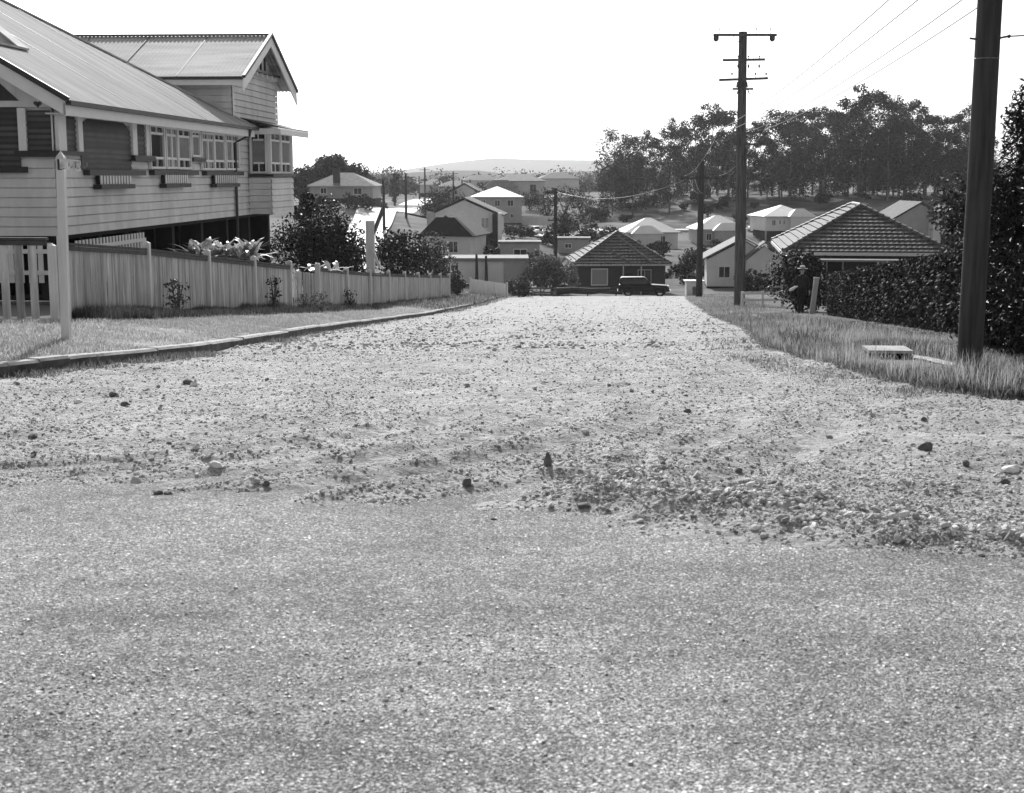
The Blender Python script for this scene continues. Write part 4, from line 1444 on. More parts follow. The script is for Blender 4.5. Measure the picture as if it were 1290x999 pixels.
mb.add([(sx0, -.09, z0_ + .035), (sx1, -.16, z0_), (sx1, -.16, z1_ - .02), (sx0 + .1, -.098, z1_ + .0), (sx0, -.09, z1_ + .01),
        (sx0, -.066, z0_ + .035), (sx1, -.136, z0_), (sx1, -.136, z1_ - .02), (sx0 + .1, -.074, z1_), (sx0, -.066, z1_ + .01)],
       [(0, 1, 2, 3, 4), (9, 8, 7, 6, 5), (0, 5, 6, 1), (1, 6, 7, 2), (2, 7, 8, 3), (3, 8, 9, 4), (4, 9, 5, 0)])
pl = mb.build('name_plate', M['sign'], r)
MB().box(sx0 - .03, sx0 + .012, -.085, -.03, z0_ + .02, z1_ - .0).build('bracket', M['dark_trim'], r)
# what is left of the lettering: broken strokes, no readable word
mb = MB()
sl = (-.16 + .09) / (sx1 - sx0)
def stroke(x0, za_, x1, zb_, w=.013):
    y0, y1 = -.095 + sl * (x0 - sx0), -.095 + sl * (x1 - sx0)
    mb.bar((x0, y0, za_), (x1, y1, zb_), w, .01, (0, 1, 0))
hs = z1_ - z0_
for x, a, x2, b in ((.09, .3, .095, .62), (.105, .2, .14, .22), (.2, .4, .205, .7), (.225, .34, .25, .36), (.29, .28, .292, .8), (.315, .22, .33, .24), (.36, .25, .362, .5), (.4, .3, .42, .31), (.45, .36, .452, .74)):
    stroke(sx0 + x - .075, z0_ + a * hs, sx0 + x2 - .075, z0_ + b * hs)
mb.build('lettering', M['sign_ink'], pl)

# ---------------------------------------------------------------- power poles and wires
def pole_timber(r, h, rb, rt, material, lean=0., name='pole'):
    mb = MB()
    n = 10
    mb.tube([(lean * (i / n), 0, -.4 + (h + .4) * i / n) for i in range(n + 1)], [rb + (rt - rb) * i / n for i in range(n + 1)], 12)
    return mb.build('shaft', material, r)
def insulators(r, parent, xs, y, z, up=True, h=.2, rad=.06, m='iron_dark'):
    for x in xs:
        mb = MB()
        s_ = 1 if up else -1
        mb.tube([(x, y, z), (x, y, z + s_ * h * .5), (x, y, z + s_ * h * .55), (x, y, z + s_ * h * .75), (x, y, z + s_ * h)], [.018, .018, rad, rad * .8, rad * .4], 8)
        mb.build('insulator', M[m], parent)

PD = 72.0
b = at(931, 378, PD)
gp = gz(b.x, PD)
main = empty('power_pole', (b.x, PD, gp))
tag(main, 'tall dark timber power pole with four crossarms on the right verge', 'power pole')
def mz(py): return at(933, py, PD).z - gp
def mx(px, py=60): return at(px, py, PD).x - b.x
lean = mx(936, 40) - 0
shaft = pole_timber(main, mz(40), .27, .21, M['pole'], lean=lean)
xo = lambda py: lean * (378 - py) / 338
YF = -.24
def arm(py, pxa, pxb, py2=None, w=.11, name='crossarm'):
    mb = MB()
    mb.bar((mx(pxa), YF, mz(py)), (mx(pxb), YF, mz(py2 or py)), w, w * 1.1)
    return mb.build(name, M['pole'], main)
a1 = arm(44.6, 897.5, 977)
insulators(main, a1, [mx(905.5), mx(951), mx(969.3)], YF, mz(44) + .05, True, .32, .035)
for px in (901, 971.5):
    mb = MB()
    x = mx(px)
    mb.tube([(x, YF, mz(45.5)), (x, YF, mz(47)), (x, YF, mz(50.5)), (x, YF, mz(53))], [.12, .14, .14, .06], 10)
    mb.build('fuse_bell', M['iron_dark'], a1)
mb = MB(); mb.bar((mx(922), YF - .07, mz(46.5)), (mx(932), YF - .07, mz(56)), .05, .02); mb.build('brace', M['iron_dark'], a1)
a2 = arm(76.3, 910, 963, 75.4)
for px in (929.5, 942.5, 956):
    insulators(main, a2, [mx(px)], YF, mz(75.5) + .05, True, .14, .06)
    insulators(main, a2, [mx(px)], YF, mz(76.5) - .05, False, .34, .06)
a3 = arm(101.2, 906, 967.5, 99)
insulators(main, a3, [mx(922), mx(951.5), mx(965)], YF, mz(99) + .05, True, .24, .06)
a4 = arm(112.4, 923, 949.5, w=.09)
for px, dx in ((931, -2.5), (941.5, 3)):
    mb = MB(); mb.bar((mx(px), YF - .05, mz(112)), (mx(px + dx), YF - .05, mz(119)), .05, .05); mb.build('bracket', M['iron_dark'], a4)
mb = MB(); mb.tube([(mx(936), 0, mz(103)), (mx(936), 0, mz(110))], [.27, .31], 12); mb.build('collar', M['iron_dark'], main)
a5 = arm(182, 936, 968, w=.1)
mb = MB(); mb.bar((mx(941), YF, mz(199)), (mx(946), YF, mz(184)), .06, .06); mb.build('brace', M['pole'], a5)
a6 = arm(167.5, 905, 968, w=.06)
insulators(main, a6, [mx(908), mx(924), mx(952), mx(965)], YF, mz(167), True, .14, .05, 'porcelain')
mb = MB(); mb.tube([(.3 - .05, -.05, -.1), (.28 - .05 + xo(190), -.05, mz(186))], .045, 6); mb.build('conduit', M['iron_dark'], main)

# the near pole beyond the right edge that carries the street wires
npos = Vector((9.0, 3.0, 0))
gn = gz(9.0, 3.0)
nearp = empty('power_pole', (9.0, 3.0, gn))
tag(nearp, 'timber power pole standing just outside the frame on the right corner', 'power pole')
pole_timber(nearp, 9.4, .2, .15, M['pole'])
ca = MB().bar((-1.4, -.2, 8.9), (1.4, -.2, 8.9), .1, .11).build('crossarm', M['pole'], nearp)
insulators(nearp, ca, [-1.25, -.5, .5, 1.25], -.2, 8.95, True, .16, .05, 'porcelain')

# round telegraph pole at the right
TD = 14.6
b2 = at(1221, 457, TD)
g2 = gz(b2.x, TD)
tele = empty('telegraph_pole', (b2.x, TD, g2))
tag(tele, 'thick round bare timber pole at the right edge in tall grass', 'power pole')
tp = at(1247, 0, TD)
lean2 = (tp.x - b2.x) / (tp.z - g2) * 8.4
pole_timber(tele, 8.4, .135, .115, M['pole_dark'], lean=lean2)
z45 = at(1240, 74, TD).z - g2
x45 = lean2 * z45 / 8.4
mb = MB(); mb.tube([(x45 + .123 * math.cos(t), .123 * math.sin(t), z45) for t in np.linspace(0, 2 * math.pi, 18)], .007, 5, cap=False); mb.build('wire_band', M['wire'], tele)
zs = at(1262, 46, TD).z - g2
xs_ = lean2 * zs / 8.4
mb = MB(); mb.tube([(xs_ + .1, -.02, zs - .02), (xs_ + .2, -.02, zs)], .012, 6); mb.ball((xs_ + .21, -.02, zs), .02, .02, .02); mb.build('eye_bolt', M['iron_dark'], tele)
mb = MB(); mb.tube([(xs_ - .19, -.02, zs - .02), (xs_ - .1, -.02, zs - .03)], .012, 6); mb.build('eye_bolt', M['iron_dark'], tele)

def small_pole(label, px, pyt, d, arms=(), rb=.17, rt=.12, group=None, pyb=None, wide=1.4, jump=False, name='power_pole', mats='pole_dark'):
    t = at(px, pyt, d)
    g = gz(t.x, d)
    r = empty(name, (t.x, d, g))
    tag(r, label, 'power pole', group)
    h = t.z - g
    pole_timber(r, h, rb, rt, M[mats])
    for a, w in arms:
        ca = MB().bar((-w, -.16, h - a), (w, -.16, h - a), .12, .12).build('crossarm', M[mats], r)
        if d < 170: insulators(r, ca, [-w * .85, -w * .3, w * .3, w * .85], -.16, h - a + .05, True, .18, .06)
    return r, h
pB, hB = small_pole('dark power pole with looped pale jumper wires, just left of and behind the tall pole', 884, 203, 108, ((1.3, 1.6),), rb=.26, rt=.22)
pC, hC = small_pole('thin dark pole with one low crossarm rising left of the tiled cottage', 700, 237, 132, ((.4, .9), (3.0, .75)), rb=.2, rt=.15)
# pale looped jumpers on the second pole
for x0, x1, dz in ((-.95, -.2, -1.0), (-.55, .1, -1.0), (.45, 1.05, -.85)):
    z = hB - 1.25 - .1
    mb = MB()
    mb.tube([(x0 + (x1 - x0) * t, -.3, z + dz * (1 - (1 - t) ** 2.2) - .1 * t) for t in np.linspace(0, 1, 12)], .03, 5)
    mb.build('jumper_wire', M['porcelain'], pB)
for i, (px, pyt, d, lab, am) in enumerate((
        (483, 226, 190, 'thin pole on the left of the pale road, nearest of its row', 0),
        (511, 219, 215, 'thin pole standing on the right kerb of the pale road', 1),
        (497, 217, 330, 'thin pole behind the left pole row beside a conical tree', 1),
        (535, 211, 300, 'tallest distant pole with a wide crossarm beside the pale road', 1),
        (528, 222, 400, 'faint thin pole just left of the tallest distant pole', 0),
        (571, 216, 330, 'distant pole with narrow crossarm midway along the skyline', 1),
        (582, 226, 350, 'shorter distant pole close behind the midway pole', 0),
        (592, 226, 370, 'distant pole nearest to the pyramid roofed house', 0),
        (608, 232, 380, 'faint distant pole above the white pyramid roof', 1))):
    small_pole(lab, px, pyt, d, ((.5, 1.1),) if am else (), rb=.2, rt=.16, group='poles along the distant road')

def wire(label, a, b, sag, rad=.011, group='overhead wires', name='overhead_wire', n=36):
    a, b = Vector(a), Vector(b)
    pts = []
    for i in range(n + 1):
        t = i / n
        p = a.lerp(b, t) - Vector((0, 0, sag * 4 * t * (1 - t)))
        pts.append(p - a)
    ob = MB().tube(pts, rad, 5).build(name, M['wire'])
    ob.location = a
    return tag(ob, label, 'wire', group)
mw = lambda px: Vector((b.x + mx(px), PD + YF, gp + mz(167) + .14))
for k, (px, xo_, lab) in enumerate(((908, -1.25, 'leftmost of four street wires sweeping down to the tall pole'), (924, -.5, 'second street wire from the left sweeping down to the tall pole'), (952, .5, 'third street wire from the left sweeping down to the tall pole'), (965, 1.25, 'rightmost of four street wires sweeping down to the tall pole'))):
    wire(lab, (9.0 + xo_, 2.8, gn + 9.1), mw(px), .95, rad=.016)
pbt = Vector((pB.location.x, pB.location.y - .2, pB.location.z + hB - 1.1))
wire('short wire from the tall pole back to the pole with loops, left side', mw(908), pbt + Vector((-1.3, 0, 0)), .5)
wire('short wire from the tall pole back to the pole with loops, right side', mw(965), pbt + Vector((1.3, 0, 0)), .5)
pct = Vector((pC.location.x, pC.location.y - .2, pC.location.z + hC - .3))
wire('slack wire from the thin pole across to the pole with loops', pct, pbt + Vector((-.8, 0, -.1)), 1.1, .016)
wire('wire leaving the round pole at the right towards the edge', (b2.x + xs_ + .2, TD - .02, g2 + zs), (b2.x + 8, TD + 1.5, g2 + zs + .9), .1, .008)

# ---------------------------------------------------------------- foliage
def leaf_cloud(name, lobes, n, size, material, parent=None, up=.4, shell=.55, aspect=.6, seed=0, core=None, drop=0.):
    """many small leaf faces through the volume of several ellipsoid lobes (cx,cy,cz,rx,ry,rz)"""
    rg = np.random.default_rng(seed + 101)
    lo = np.array(lobes, float)
    vol = (lo[:, 3] * lo[:, 4] * lo[:, 5]) ** .75
    idx = rg.choice(len(lo), n, p=vol / vol.sum())
    v = rg.normal(size=(n, 3))
    v /= np.linalg.norm(v, axis=1)[:, None]
    rad = shell + (1 - shell) * rg.random(n) ** .6
    rad *= 1 + .18 * rg.normal(size=n) * (rg.random(n) < .35)
    c = lo[idx, :3] + v * rad[:, None] * lo[idx, 3:]
    if drop: c[:, 2] -= drop * rg.random(n) ** 3
    nn = v * .7 + rg.normal(size=(n, 3)) * .8
    nn[:, 2] += up
    nn /= np.linalg.norm(nn, axis=1)[:, None]
    a = np.cross(nn, rg.normal(size=(n, 3)))
    a /= np.linalg.norm(a, axis=1)[:, None]
    b = np.cross(nn, a)
    s = size * (.55 + .9 * rg.random(n))[:, None]
    A, B = a * s * .5, b * s * .5 * aspect
    V = np.stack([c - A, c + B * .9 + nn * s * .08, c + A, c - B * .9 + nn * s * .08], 1).reshape(-1, 3)
    F = np.arange(4 * n).reshape(n, 4)
    me = mesh_np(name, V, F)
    return link(name, me, material, parent)

def lobes_on(center, R_, n, r, seed, flat=.75, zmin=-.3):
    rr = random.Random(seed)
    out = []
    for i in range(n):
        t, ph = rr.uniform(0, 2 * math.pi), rr.uniform(zmin, 1)
        q = math.sqrt(max(0, 1 - ph * ph)) if abs(ph) < 1 else 0
        k = rr.uniform(.5, .9)
        s = r * rr.uniform(.7, 1.25)
        out.append((center[0] + R_[0] * k * q * math.cos(t), center[1] + R_[1] * k * q * math.sin(t), center[2] + R_[2] * k * ph, s, s, s * flat))
    return out

def shrub(label, x, d, w, h, leaf, n, size, name='shrub', seed=0, group=None, cat='shrub', up=.3, lobes=9, z=None, sink=.1, aspect=.6):
    g = gz(x, d) if z is None else z
    r = empty(name, (x, d, g))
    tag(r, label, cat, group)
    lb = lobes_on((0, 0, h * .5), (w / 2, w / 2, h * .5), lobes, min(w, h) * .28, seed, .85, -.8) + [(0, 0, h * .42, w * .36, w * .36, h * .42)]
    leaf_cloud('foliage', lb, n, size, M[leaf], r, seed=seed, up=up, aspect=aspect)
    mb = MB()
    rr = random.Random(seed + 5)
    for i in range(5):
        t = rr.uniform(0, 6.28)
        mb.tube([(0, 0, -sink - .2), (math.cos(t) * w * .12, math.sin(t) * w * .12, h * .35), (math.cos(t) * w * .3, math.sin(t) * w * .3, h * .75)], [.05 * h / 2, .035 * h / 2, .01], 5)
    mb.build('stem', M['bark'], r)
    return r

def gum_tree(seed, h, spread, leafn, leaf='leaf_gum', name='gum_tree', bare=.3, crown_low=False):
    rr = random.Random(seed)
    r = empty(name, (0, 0, 0))
    mb = MB()
    lx, ly = rr.uniform(-.8, .8), rr.uniform(-.5, .5)
    tr = .0105 * h
    pts = [(0, 0, -.6)] + [(lx * t * t, ly * t * t, h * .8 * t) for t in (.2, .4, .6, .8, 1.)]
    mb.tube(pts, [tr * 1.25, tr, tr * .85, tr * .7, tr * .5, tr * .22], 7)
    lobes = []
    nl = 17
    for i in range(nl):
        f = bare + (1 - bare) * (i + .3) / nl
        z0 = h * (f - .12)
        t = i * 2.4 + rr.uniform(-.5, .5)
        out = spread * (1.0 - .55 * abs((f - .66) / .45)) * rr.uniform(.45, 1.1)
        k = min(1, z0 / (h * .8))
        st = Vector((lx * k * k, ly * k * k, z0))
        en = st + Vector((math.cos(t) * out, math.sin(t) * out, h * .12 * rr.uniform(.2, 1.4)))
        mb.tube([st, st.lerp(en, .5) + Vector((0, 0, -.03 * h * .3)), en], [tr * .38, tr * .26, tr * .1], 5, cap=False)
        s = spread * rr.uniform(.26, .42)
        lobes.append((en.x, en.y, en.z + s * .1, s, s, s * rr.uniform(.75, 1.15)))
        for j in range(2):
            t2 = t + rr.uniform(-1.2, 1.2)
            s2 = s * rr.uniform(.45, .75)
            lobes.append((en.x + math.cos(t2) * s * .9, en.y + math.sin(t2) * s * .9, en.z + rr.uniform(-.9, .6) * s, s2, s2, s2 * 1.05))
    s = spread * .42
    lobes.append((lx, ly, h * .93, s, s, s * .7))
    if crown_low:
        for j in range(7):
            t2 = rr.uniform(0, 6.28)
            s2 = spread * rr.uniform(.3, .45)
            lobes.append((math.cos(t2) * spread * .6, math.sin(t2) * spread * .6, h * rr.uniform(.15, .5), s2, s2, s2 * .9))
    mb.build('trunk', M['bark_pale' if not crown_low else 'bark'], r)
    leaf_cloud('crown', lobes, leafn, .52, M[leaf], r, up=.25, shell=.3, seed=seed, aspect=.55)
    return r

# the wood on the rise: every gum a tree of its own
GUM_GROUP = 'gum trees in the wood on the rise'
protos = [gum_tree(s, hh, sp, 4300, bare=b_, crown_low=cl) for s, hh, sp, b_, cl in
          ((1, 22, 4.6, .24, False), (2, 21, 3.9, .32, False), (3, 23, 4.8, .2, False), (4, 20, 3.8, .34, False), (5, 22, 4.2, .26, False), (6, 17, 5.2, .22, True))]
PH = [22, 21, 23, 20, 22, 17]
# skyline of the wood as the photograph shows it
SKY = [(752, 205), (775, 160), (800, 158), (835, 150), (870, 141), (905, 136), (945, 134), (985, 130), (1010, 128), (1045, 122), (1080, 118), (1115, 117), (1150, 123), (1185, 126), (1215, 133), (1240, 136), (1290, 130), (1400, 128)]
used = [False] * 6
rt = random.Random(99)
spots = []
for i in range(30):
    px = 778 + i * 16.2 + rt.uniform(-6, 6)
    spots.append((px, rt.uniform(318, 345), 0))
for i in range(7):
    px = 800 + i * 70 + rt.uniform(-10, 10)
    spots.append((px, rt.uniform(350, 385), rt.uniform(6, 22)))
for i in range(13):
    px = 765 + i * 39 + rt.uniform(-10, 10)
    spots.append((px, rt.uniform(300, 318), rt.uniform(24, 50)))
for i in range(24):
    px = 770 + i * 21.5 + rt.uniform(-10, 10)
    spots.append((px, rt.uniform(322, 352), rt.uniform(55, 84)))
for k, (px, d, low) in enumerate(spots):
    ytop = float(np.interp(px, [p_[0] for p_ in SKY], [p_[1] for p_ in SKY])) + low + rt.uniform(-6, 26)
    t = at(px, ytop, d)
    g = gz(t.x, d)
    hh = t.z - g
    hh = max(hh, 3.5)
    v = rt.randrange(5) if low < 20 else (5 if low > 52 or rt.random() < .6 else rt.randrange(5))
    if px < 800: v = 5
    o = protos[v] if not used[v] else copy_tree(protos[v])
    used[v] = True
    o.location = (t.x, d, g)
    s = hh / (PH[v] * 1.0)
    wd = 1.5 if low > 52 else 1
    o.scale = (s * wd * rt.uniform(.95, 1.3), s * wd * rt.uniform(.95, 1.3), s)
    o.rotation_euler = (0, 0, rt.uniform(0, 6.28))
    lab = 'tall gum tree with dark open crown standing in the wood on the rise' if v < 5 else 'bushy low crowned tree standing in the wood on the rise'
    tag(o, lab, 'tree', GUM_GROUP if v < 5 else 'bushy trees in the wood on the rise')
for v in range(6):
    if not used[v]:
        for ch in list(protos[v].children): bpy.data.objects.remove(ch)
        bpy.data.objects.remove(protos[v])

# scattered scrub on the open slope in front of the wood, and garden shrubs in the valley
rt = random.Random(5)
sp0 = shrub('dark scrubby bush scattered on the rough slope below the wood', 0, 0, 3.0, 2.2, 'leaf_gum', 500, .5, name='bush', seed=300, group='scrub on the slope below the wood', cat='bush', z=0)
first = True
for i in range(34):
    px, d = rt.uniform(745, 1210), rt.uniform(262, 325)
    p_ = at(px, 260, d)
    o = sp0 if first else copy_tree(sp0)
    first = False
    o.location = (p_.x, d, gz(p_.x, d))
    s = rt.uniform(.4, 1.1)
    o.scale = (s * rt.uniform(.9, 1.6), s, s * rt.uniform(.6, 1.1))
    o.rotation_euler = (0, 0, rt.uniform(0, 6.28))
for px, py, d, w, h, lab in ((735, 262, 300, 8, 6, 'dark round bush at the left foot of the wood'), (690, 262, 300, 6, 7, 'dark bush beside the two storey house with stacked roofs'), (735, 300, 240, 5, 5, 'garden tree left of the white hipped roof'),
                            (765, 305, 228, 4, 4, 'small garden bush between the side road and white hipped roof'), (548, 244, 290, 7, 6, 'dark round bush on the bend of the pale road'), (562, 250, 275, 6, 5, 'second dark bush near the bend of the pale road'),
                            (497, 238, 340, 2.4, 9, 'conical dark tree beyond the bend of the pale road'), (600, 310, 180, 5, 2.4, 'low bush under the high set house'), (665, 318, 160, 4, 3, 'bush beside the small shed'),
                            (620, 316, 172, 4, 2, 'low bush in front of the high set house'),
                            (668, 268, 318, 6, 5, 'bush right of the stacked roof house'), (712, 262, 310, 9, 6, 'broad dark bush above the pale board fence'), (748, 268, 296, 7, 5, 'bush on the slope right of the pale board fence'), (712, 296, 262, 4, 3.5, 'bush on the far side of the side road'), (734, 312, 215, 3.4, 2.6, 'dark tree over the left slope of the tiled cottage roof'), (600, 258, 300, 7, 5, 'dark bush behind the ridge of the high set house'), (572, 246, 330, 8, 6, 'round bush among the distant poles'), (640, 276, 286, 5, 3, 'dark bush beside the pyramid roofed house'), (700, 300, 205, 5, 3.2, 'garden bush beyond the thin pole'), (450, 262, 215, 7, 2.5, 'hedge like bush along the verge below the long low house'), (545, 258, 262, 5, 4, 'hedge like bush along the right of the pale road'),
                            (475, 252, 245, 5, 3, 'low bush at the right end of the long low house'), (405, 262, 205, 6, 3, 'shrub in front of the long low house'), (950, 352, 135, 3.0, 2.2, 'bush in front of the light cottage'), (870, 330, 180, 4, 3, 'dark bush right of the tiled cottage roof')):
    p_ = at(px, py, d)
    shrub(lab, p_.x, d, w, h, 'leaf_gum' if d > 200 else 'leaf_mid', 900, .42, name='bush', seed=int(px * 3 + py), cat='bush', sink=.5)

rt = random.Random(17)
vb = shrub('dark leafy garden bush among the houses in the valley', 0, 0, 2.6, 2.0, 'leaf_gum', 500, .4, name='bush', seed=410, group='garden bushes among the valley houses', cat='bush', z=0)
first = True
for px, d in [(rt.uniform(640, 985), rt.uniform(150, 235)) for _ in range(44)]:
    p_ = at(px, 320, d)
    if math.hypot(p_.x - 11, d - 144) < 8 or math.hypot(p_.x - 25, d - 154) < 7: continue
    o = vb if first else copy_tree(vb)
    first = False
    o.location = (p_.x, d, gz(p_.x, d))
    s = rt.uniform(.5, 1.15)
    o.scale = (s * rt.uniform(.9, 1.7), s, s * rt.uniform(.6, 1.2))
    o.rotation_euler = (0, 0, rt.uniform(0, 6.28))

# domed fig beyond the long low house
p_ = at(418, 250, 262)
fig = empty('fig_tree', (p_.x, 262, gz(p_.x, 262)))
tag(fig, 'broad domed dark fig tree rising behind the long low house', 'tree')
zt = at(418, 191, 262).z - fig.location.z
lb = lobes_on((0, 0, zt * .42), (9.0, 6, zt * .5), 60, 1.7, 77, .8, -.2) + [(0, 0, zt * .4, 7.2, 4.5, zt * .45)]
leaf_cloud('crown', lb, 14000, .62, M['leaf_gum'], fig, seed=78)
MB().tube([(0, 0, -1), (0, 0, 2), (.3, 0, zt * .5)], [.9, .7, .4], 8).build('trunk', M['bark'], fig)

# garden behind the left fence
def gshrub(label, px, d, pxw, pytop, leaf, n, size, **k):
    q = at(px, pytop, d)
    shrub(label, q.x, d, pxw / FPX * d, q.z - gz(q.x, d), leaf, n, size, **k)
gshrub('large dark glossy bush at the corner of the timber house behind the fence', 398, 59, 112, 266, 'leaf_dark', 9000, .15, seed=11, lobes=30)
gshrub('dark glossy bush right of the large one by the stayed post', 438, 63, 46, 294, 'leaf_dark', 1700, .16, seed=12, lobes=14)
gshrub('slender dark leafy tree against the far corner of the bay window', 384, 62, 28, 214, 'leaf_dark', 1900, .2, seed=13, name='small_tree', cat='tree', lobes=16)
gshrub('dark rounded bush behind the fence right of the stayed post', 499, 86, 66, 281, 'leaf_dark', 3200, .22, seed=14, lobes=14)
gshrub('sunlit leafy bush behind the far end of the left fence', 541, 101, 66, 300, 'leaf_mid', 3000, .22, seed=15, lobes=14)
gshrub('low leafy shrub at the foot of the far end of the left fence', 575, 91, 24, 341, 'leaf_mid', 1300, .15, seed=16)
shrub('loose bushy young tree left of the tiled cottage', at(694, 365, 124).x, 124, 4.3, 3.5, 'leaf_soft', 3400, .28, name='small_tree', seed=17, cat='tree', lobes=18)
shrub('low scrubby bush by the broken rails near the end of the street', at(655, 372, 110).x, 110, 3, 1.5, 'leaf_mid', 1500, .2, seed=18)
shrub('small weed bush growing against the boarded fence', -6.85, 28.3, .5, .85, 'leaf_mid', 220, .075, seed=19, name='weed_bush')
shrub('climbing weed on the boarded fence near the gate', -6.4, 37.3, .4, 1.25, 'leaf_dark', 160, .08, seed=20, name='weed_bush')
shrub('flowering weeds in front of the garden gate', -6.2, 41.9, 2.2, .6, 'leaf_soft', 500, .09, seed=21, name='weed_bush')
shrub('round weed bush against the fence right of the gate', -5.8, 49.5, .5, .75, 'leaf_mid', 200, .08, seed=22, name='weed_bush')

def strap_plant(label, x, d, n, L, seed, lift=.4):
    g = gz(x, d)
    rr = random.Random(seed)
    V, F = [], []
    for i in range(n):
        t, el = rr.uniform(0, 6.28), rr.uniform(.25, 1.35)
        l = L * rr.uniform(.7, 1.15)
        cx_, cy_ = rr.uniform(-.9, .9), rr.uniform(-.4, .4)
        b = len(V)
        side = Vector((-math.sin(t), math.cos(t), 0))
        for k in range(5):
            f = k / 4
            e2 = el - f * f * 1.1
            p = Vector((cx_ + math.cos(t) * l * f * math.cos(el * .8), cy_ + math.sin(t) * l * f * math.cos(el * .8), lift + l * (math.sin(el) * f - .45 * f * f)))
            w = .06 * (1 - (2 * f - .8) ** 2 * .6) if k < 4 else .004
            V += [p - side * w, p + side * w]
        F += [(b + 2 * k, b + 2 * k + 1, b + 2 * k + 3, b + 2 * k + 2) for k in range(4)]
    me = mesh_np('strap_plant', np.array([tuple(v) for v in V]), np.array(F))
    o = link('strap_plant', me, M['leaf_pale'])
    o.location = (x, d, g)
    return tag(o, label, 'plant')
strap_plant('pale strap leaved plant standing above the boarded fence', at(279, 310, 38).x, 38, 200, 1.0, 3, 1.3)
strap_plant('small pale rosette plant in front of the dark bush above the gate', at(398, 320, 46.5).x, 46.5, 26, .6, 4, 1.25)

# clipped hedge and conifers on the right
def hedge():
    d0, d1 = 20.5, 48
    o = empty('hedge', (float(hedge_x(d0)), d0, gz(float(hedge_x(d0)), d0)))
    tag(o, 'long clipped dark hedge along the right footpath', 'hedge')
    off = np.array(o.location)
    n = 95000
    rg = np.random.default_rng(5)
    d = d0 + (d1 - d0) * rg.random(n) ** 1.25
    side = rg.random(n)
    th = 1.9
    hh = 1.42 + fbm(d, d * 0, 1.3, 3, 9) * .05
    x0 = hedge_x(d) + .35
    on_top = side < .36
    px = np.where(on_top, x0 + th * rg.random(n), x0 + .07 * rg.normal(size=n))
    pz = np.where(on_top, hh + .03 * rg.normal(size=n), hh * rg.random(n) ** .85)
    g = ground(hedge_x(d), d)
    c = np.stack([px, d, g + pz], 1) - off
    c[:, 0] += fbm(d, pz, .6, 3, 8) * .09
    nn = np.where(on_top[:, None], np.array([0, 0, 1.3]), np.array([-1., -.2, .3])) + rg.normal(size=(n, 3)) * .6
    nn /= np.linalg.norm(nn, axis=1)[:, None]
    a = np.cross(nn, rg.normal(size=(n, 3))); a /= np.linalg.norm(a, axis=1)[:, None]
    b = np.cross(nn, a)
    s = (.025 + .035 * rg.random(n))[:, None]
    V = np.stack([c - a * s, c + b * s * .6, c + a * s, c - b * s * .6], 1).reshape(-1, 3)
    link('foliage', mesh_np('foliage', V, np.arange(4 * n).reshape(n, 4)), M['leaf_hedge'], o)
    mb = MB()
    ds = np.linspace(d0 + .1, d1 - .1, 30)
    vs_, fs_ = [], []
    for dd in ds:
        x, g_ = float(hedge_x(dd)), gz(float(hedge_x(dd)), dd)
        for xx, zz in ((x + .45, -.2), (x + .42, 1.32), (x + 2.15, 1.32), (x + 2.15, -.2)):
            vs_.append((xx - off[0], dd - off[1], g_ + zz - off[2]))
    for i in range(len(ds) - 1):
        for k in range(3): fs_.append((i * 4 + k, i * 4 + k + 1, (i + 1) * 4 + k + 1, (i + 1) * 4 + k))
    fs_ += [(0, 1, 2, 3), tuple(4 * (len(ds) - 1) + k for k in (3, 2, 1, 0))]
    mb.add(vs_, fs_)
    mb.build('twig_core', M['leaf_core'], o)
hedge()
shrub('tall dark bush standing beside the path at the far end of the hedge', at(1006, 370, 55.5).x + .1, 56, 2.4, 2.4, 'leaf_dark', 4200, .14, seed=31, lobes=16)
shrub('dark round bush before the tiled bungalow porch', at(1150, 330, 60).x, 60, 3.4, 2.0, 'leaf_dark', 2400, .2, seed=33)
# leafy tree behind the round pole
p_ = at(1212, 300, 30)
tr_ = empty('leafy_tree', (p_.x, 30, gz(p_.x, 30)))
tag(tr_, 'leafy tree with glossy leaves behind the round pole and hedge end', 'tree')
zt = at(1212, 205, 30).z - tr_.location.z
leaf_cloud('crown', lobes_on((.15, 0, zt * .55), (.75, .9, zt * .46), 26, .36, 41, 1.0, -1) + [(.15, 0, zt * .5, .5, .6, zt * .42)], 5600, .1, M['leaf_mid'], tr_, seed=42)
MB().tube([(0, 0, -.3), (.1, 0, zt * .4), (.2, 0, zt * .8)], [.12, .09, .03], 7).build('trunk', M['bark'], tr_)
def cypress(label, px, d, pyt, w, seed, n=9000, size=.075):
    p_ = at(px, pyt, d)
    g = gz(p_.x, d)
    r = empty('cypress', (p_.x, d, g))
    tag(r, label, 'tree')
    h = p_.z - g
    lb = []
    rr = random.Random(seed)
    for i in range(46):
        f = rr.uniform(.03, .97)
        t = rr.uniform(0, 6.28)
        q = w * .5 * (1 - f) ** .55 * (.75 if f < .08 else 1)
        lb.append((math.cos(t) * q * .75, math.sin(t) * q * .75, f * h, .16 + q * .36, .16 + q * .36, .3 + q * .5))
    leaf_cloud('foliage', lb, n, size, M['leaf_dark'], r, seed=seed, up=.6, aspect=.35, shell=.4)
    mb = MB(); mb.tube([(0, 0, -.3), (0, 0, h * .3), (0, 0, h * .9)], [w * .33, w * .3, .03], 9); mb.build('trunk', M['leaf_core'], r)
cypress('dense dark cypress at the right edge behind the round pole', 1300, 17.5, 124, 1.35, 51, 15000)
cypress('second dark cypress crowding the right edge beside the hedge', 1362, 16.0, 90, 1.7, 52, 14000)
cypress('lighter feathery conifer between the round pole and the dark cypress', 1256, 21, 222, .8, 53, 6000)

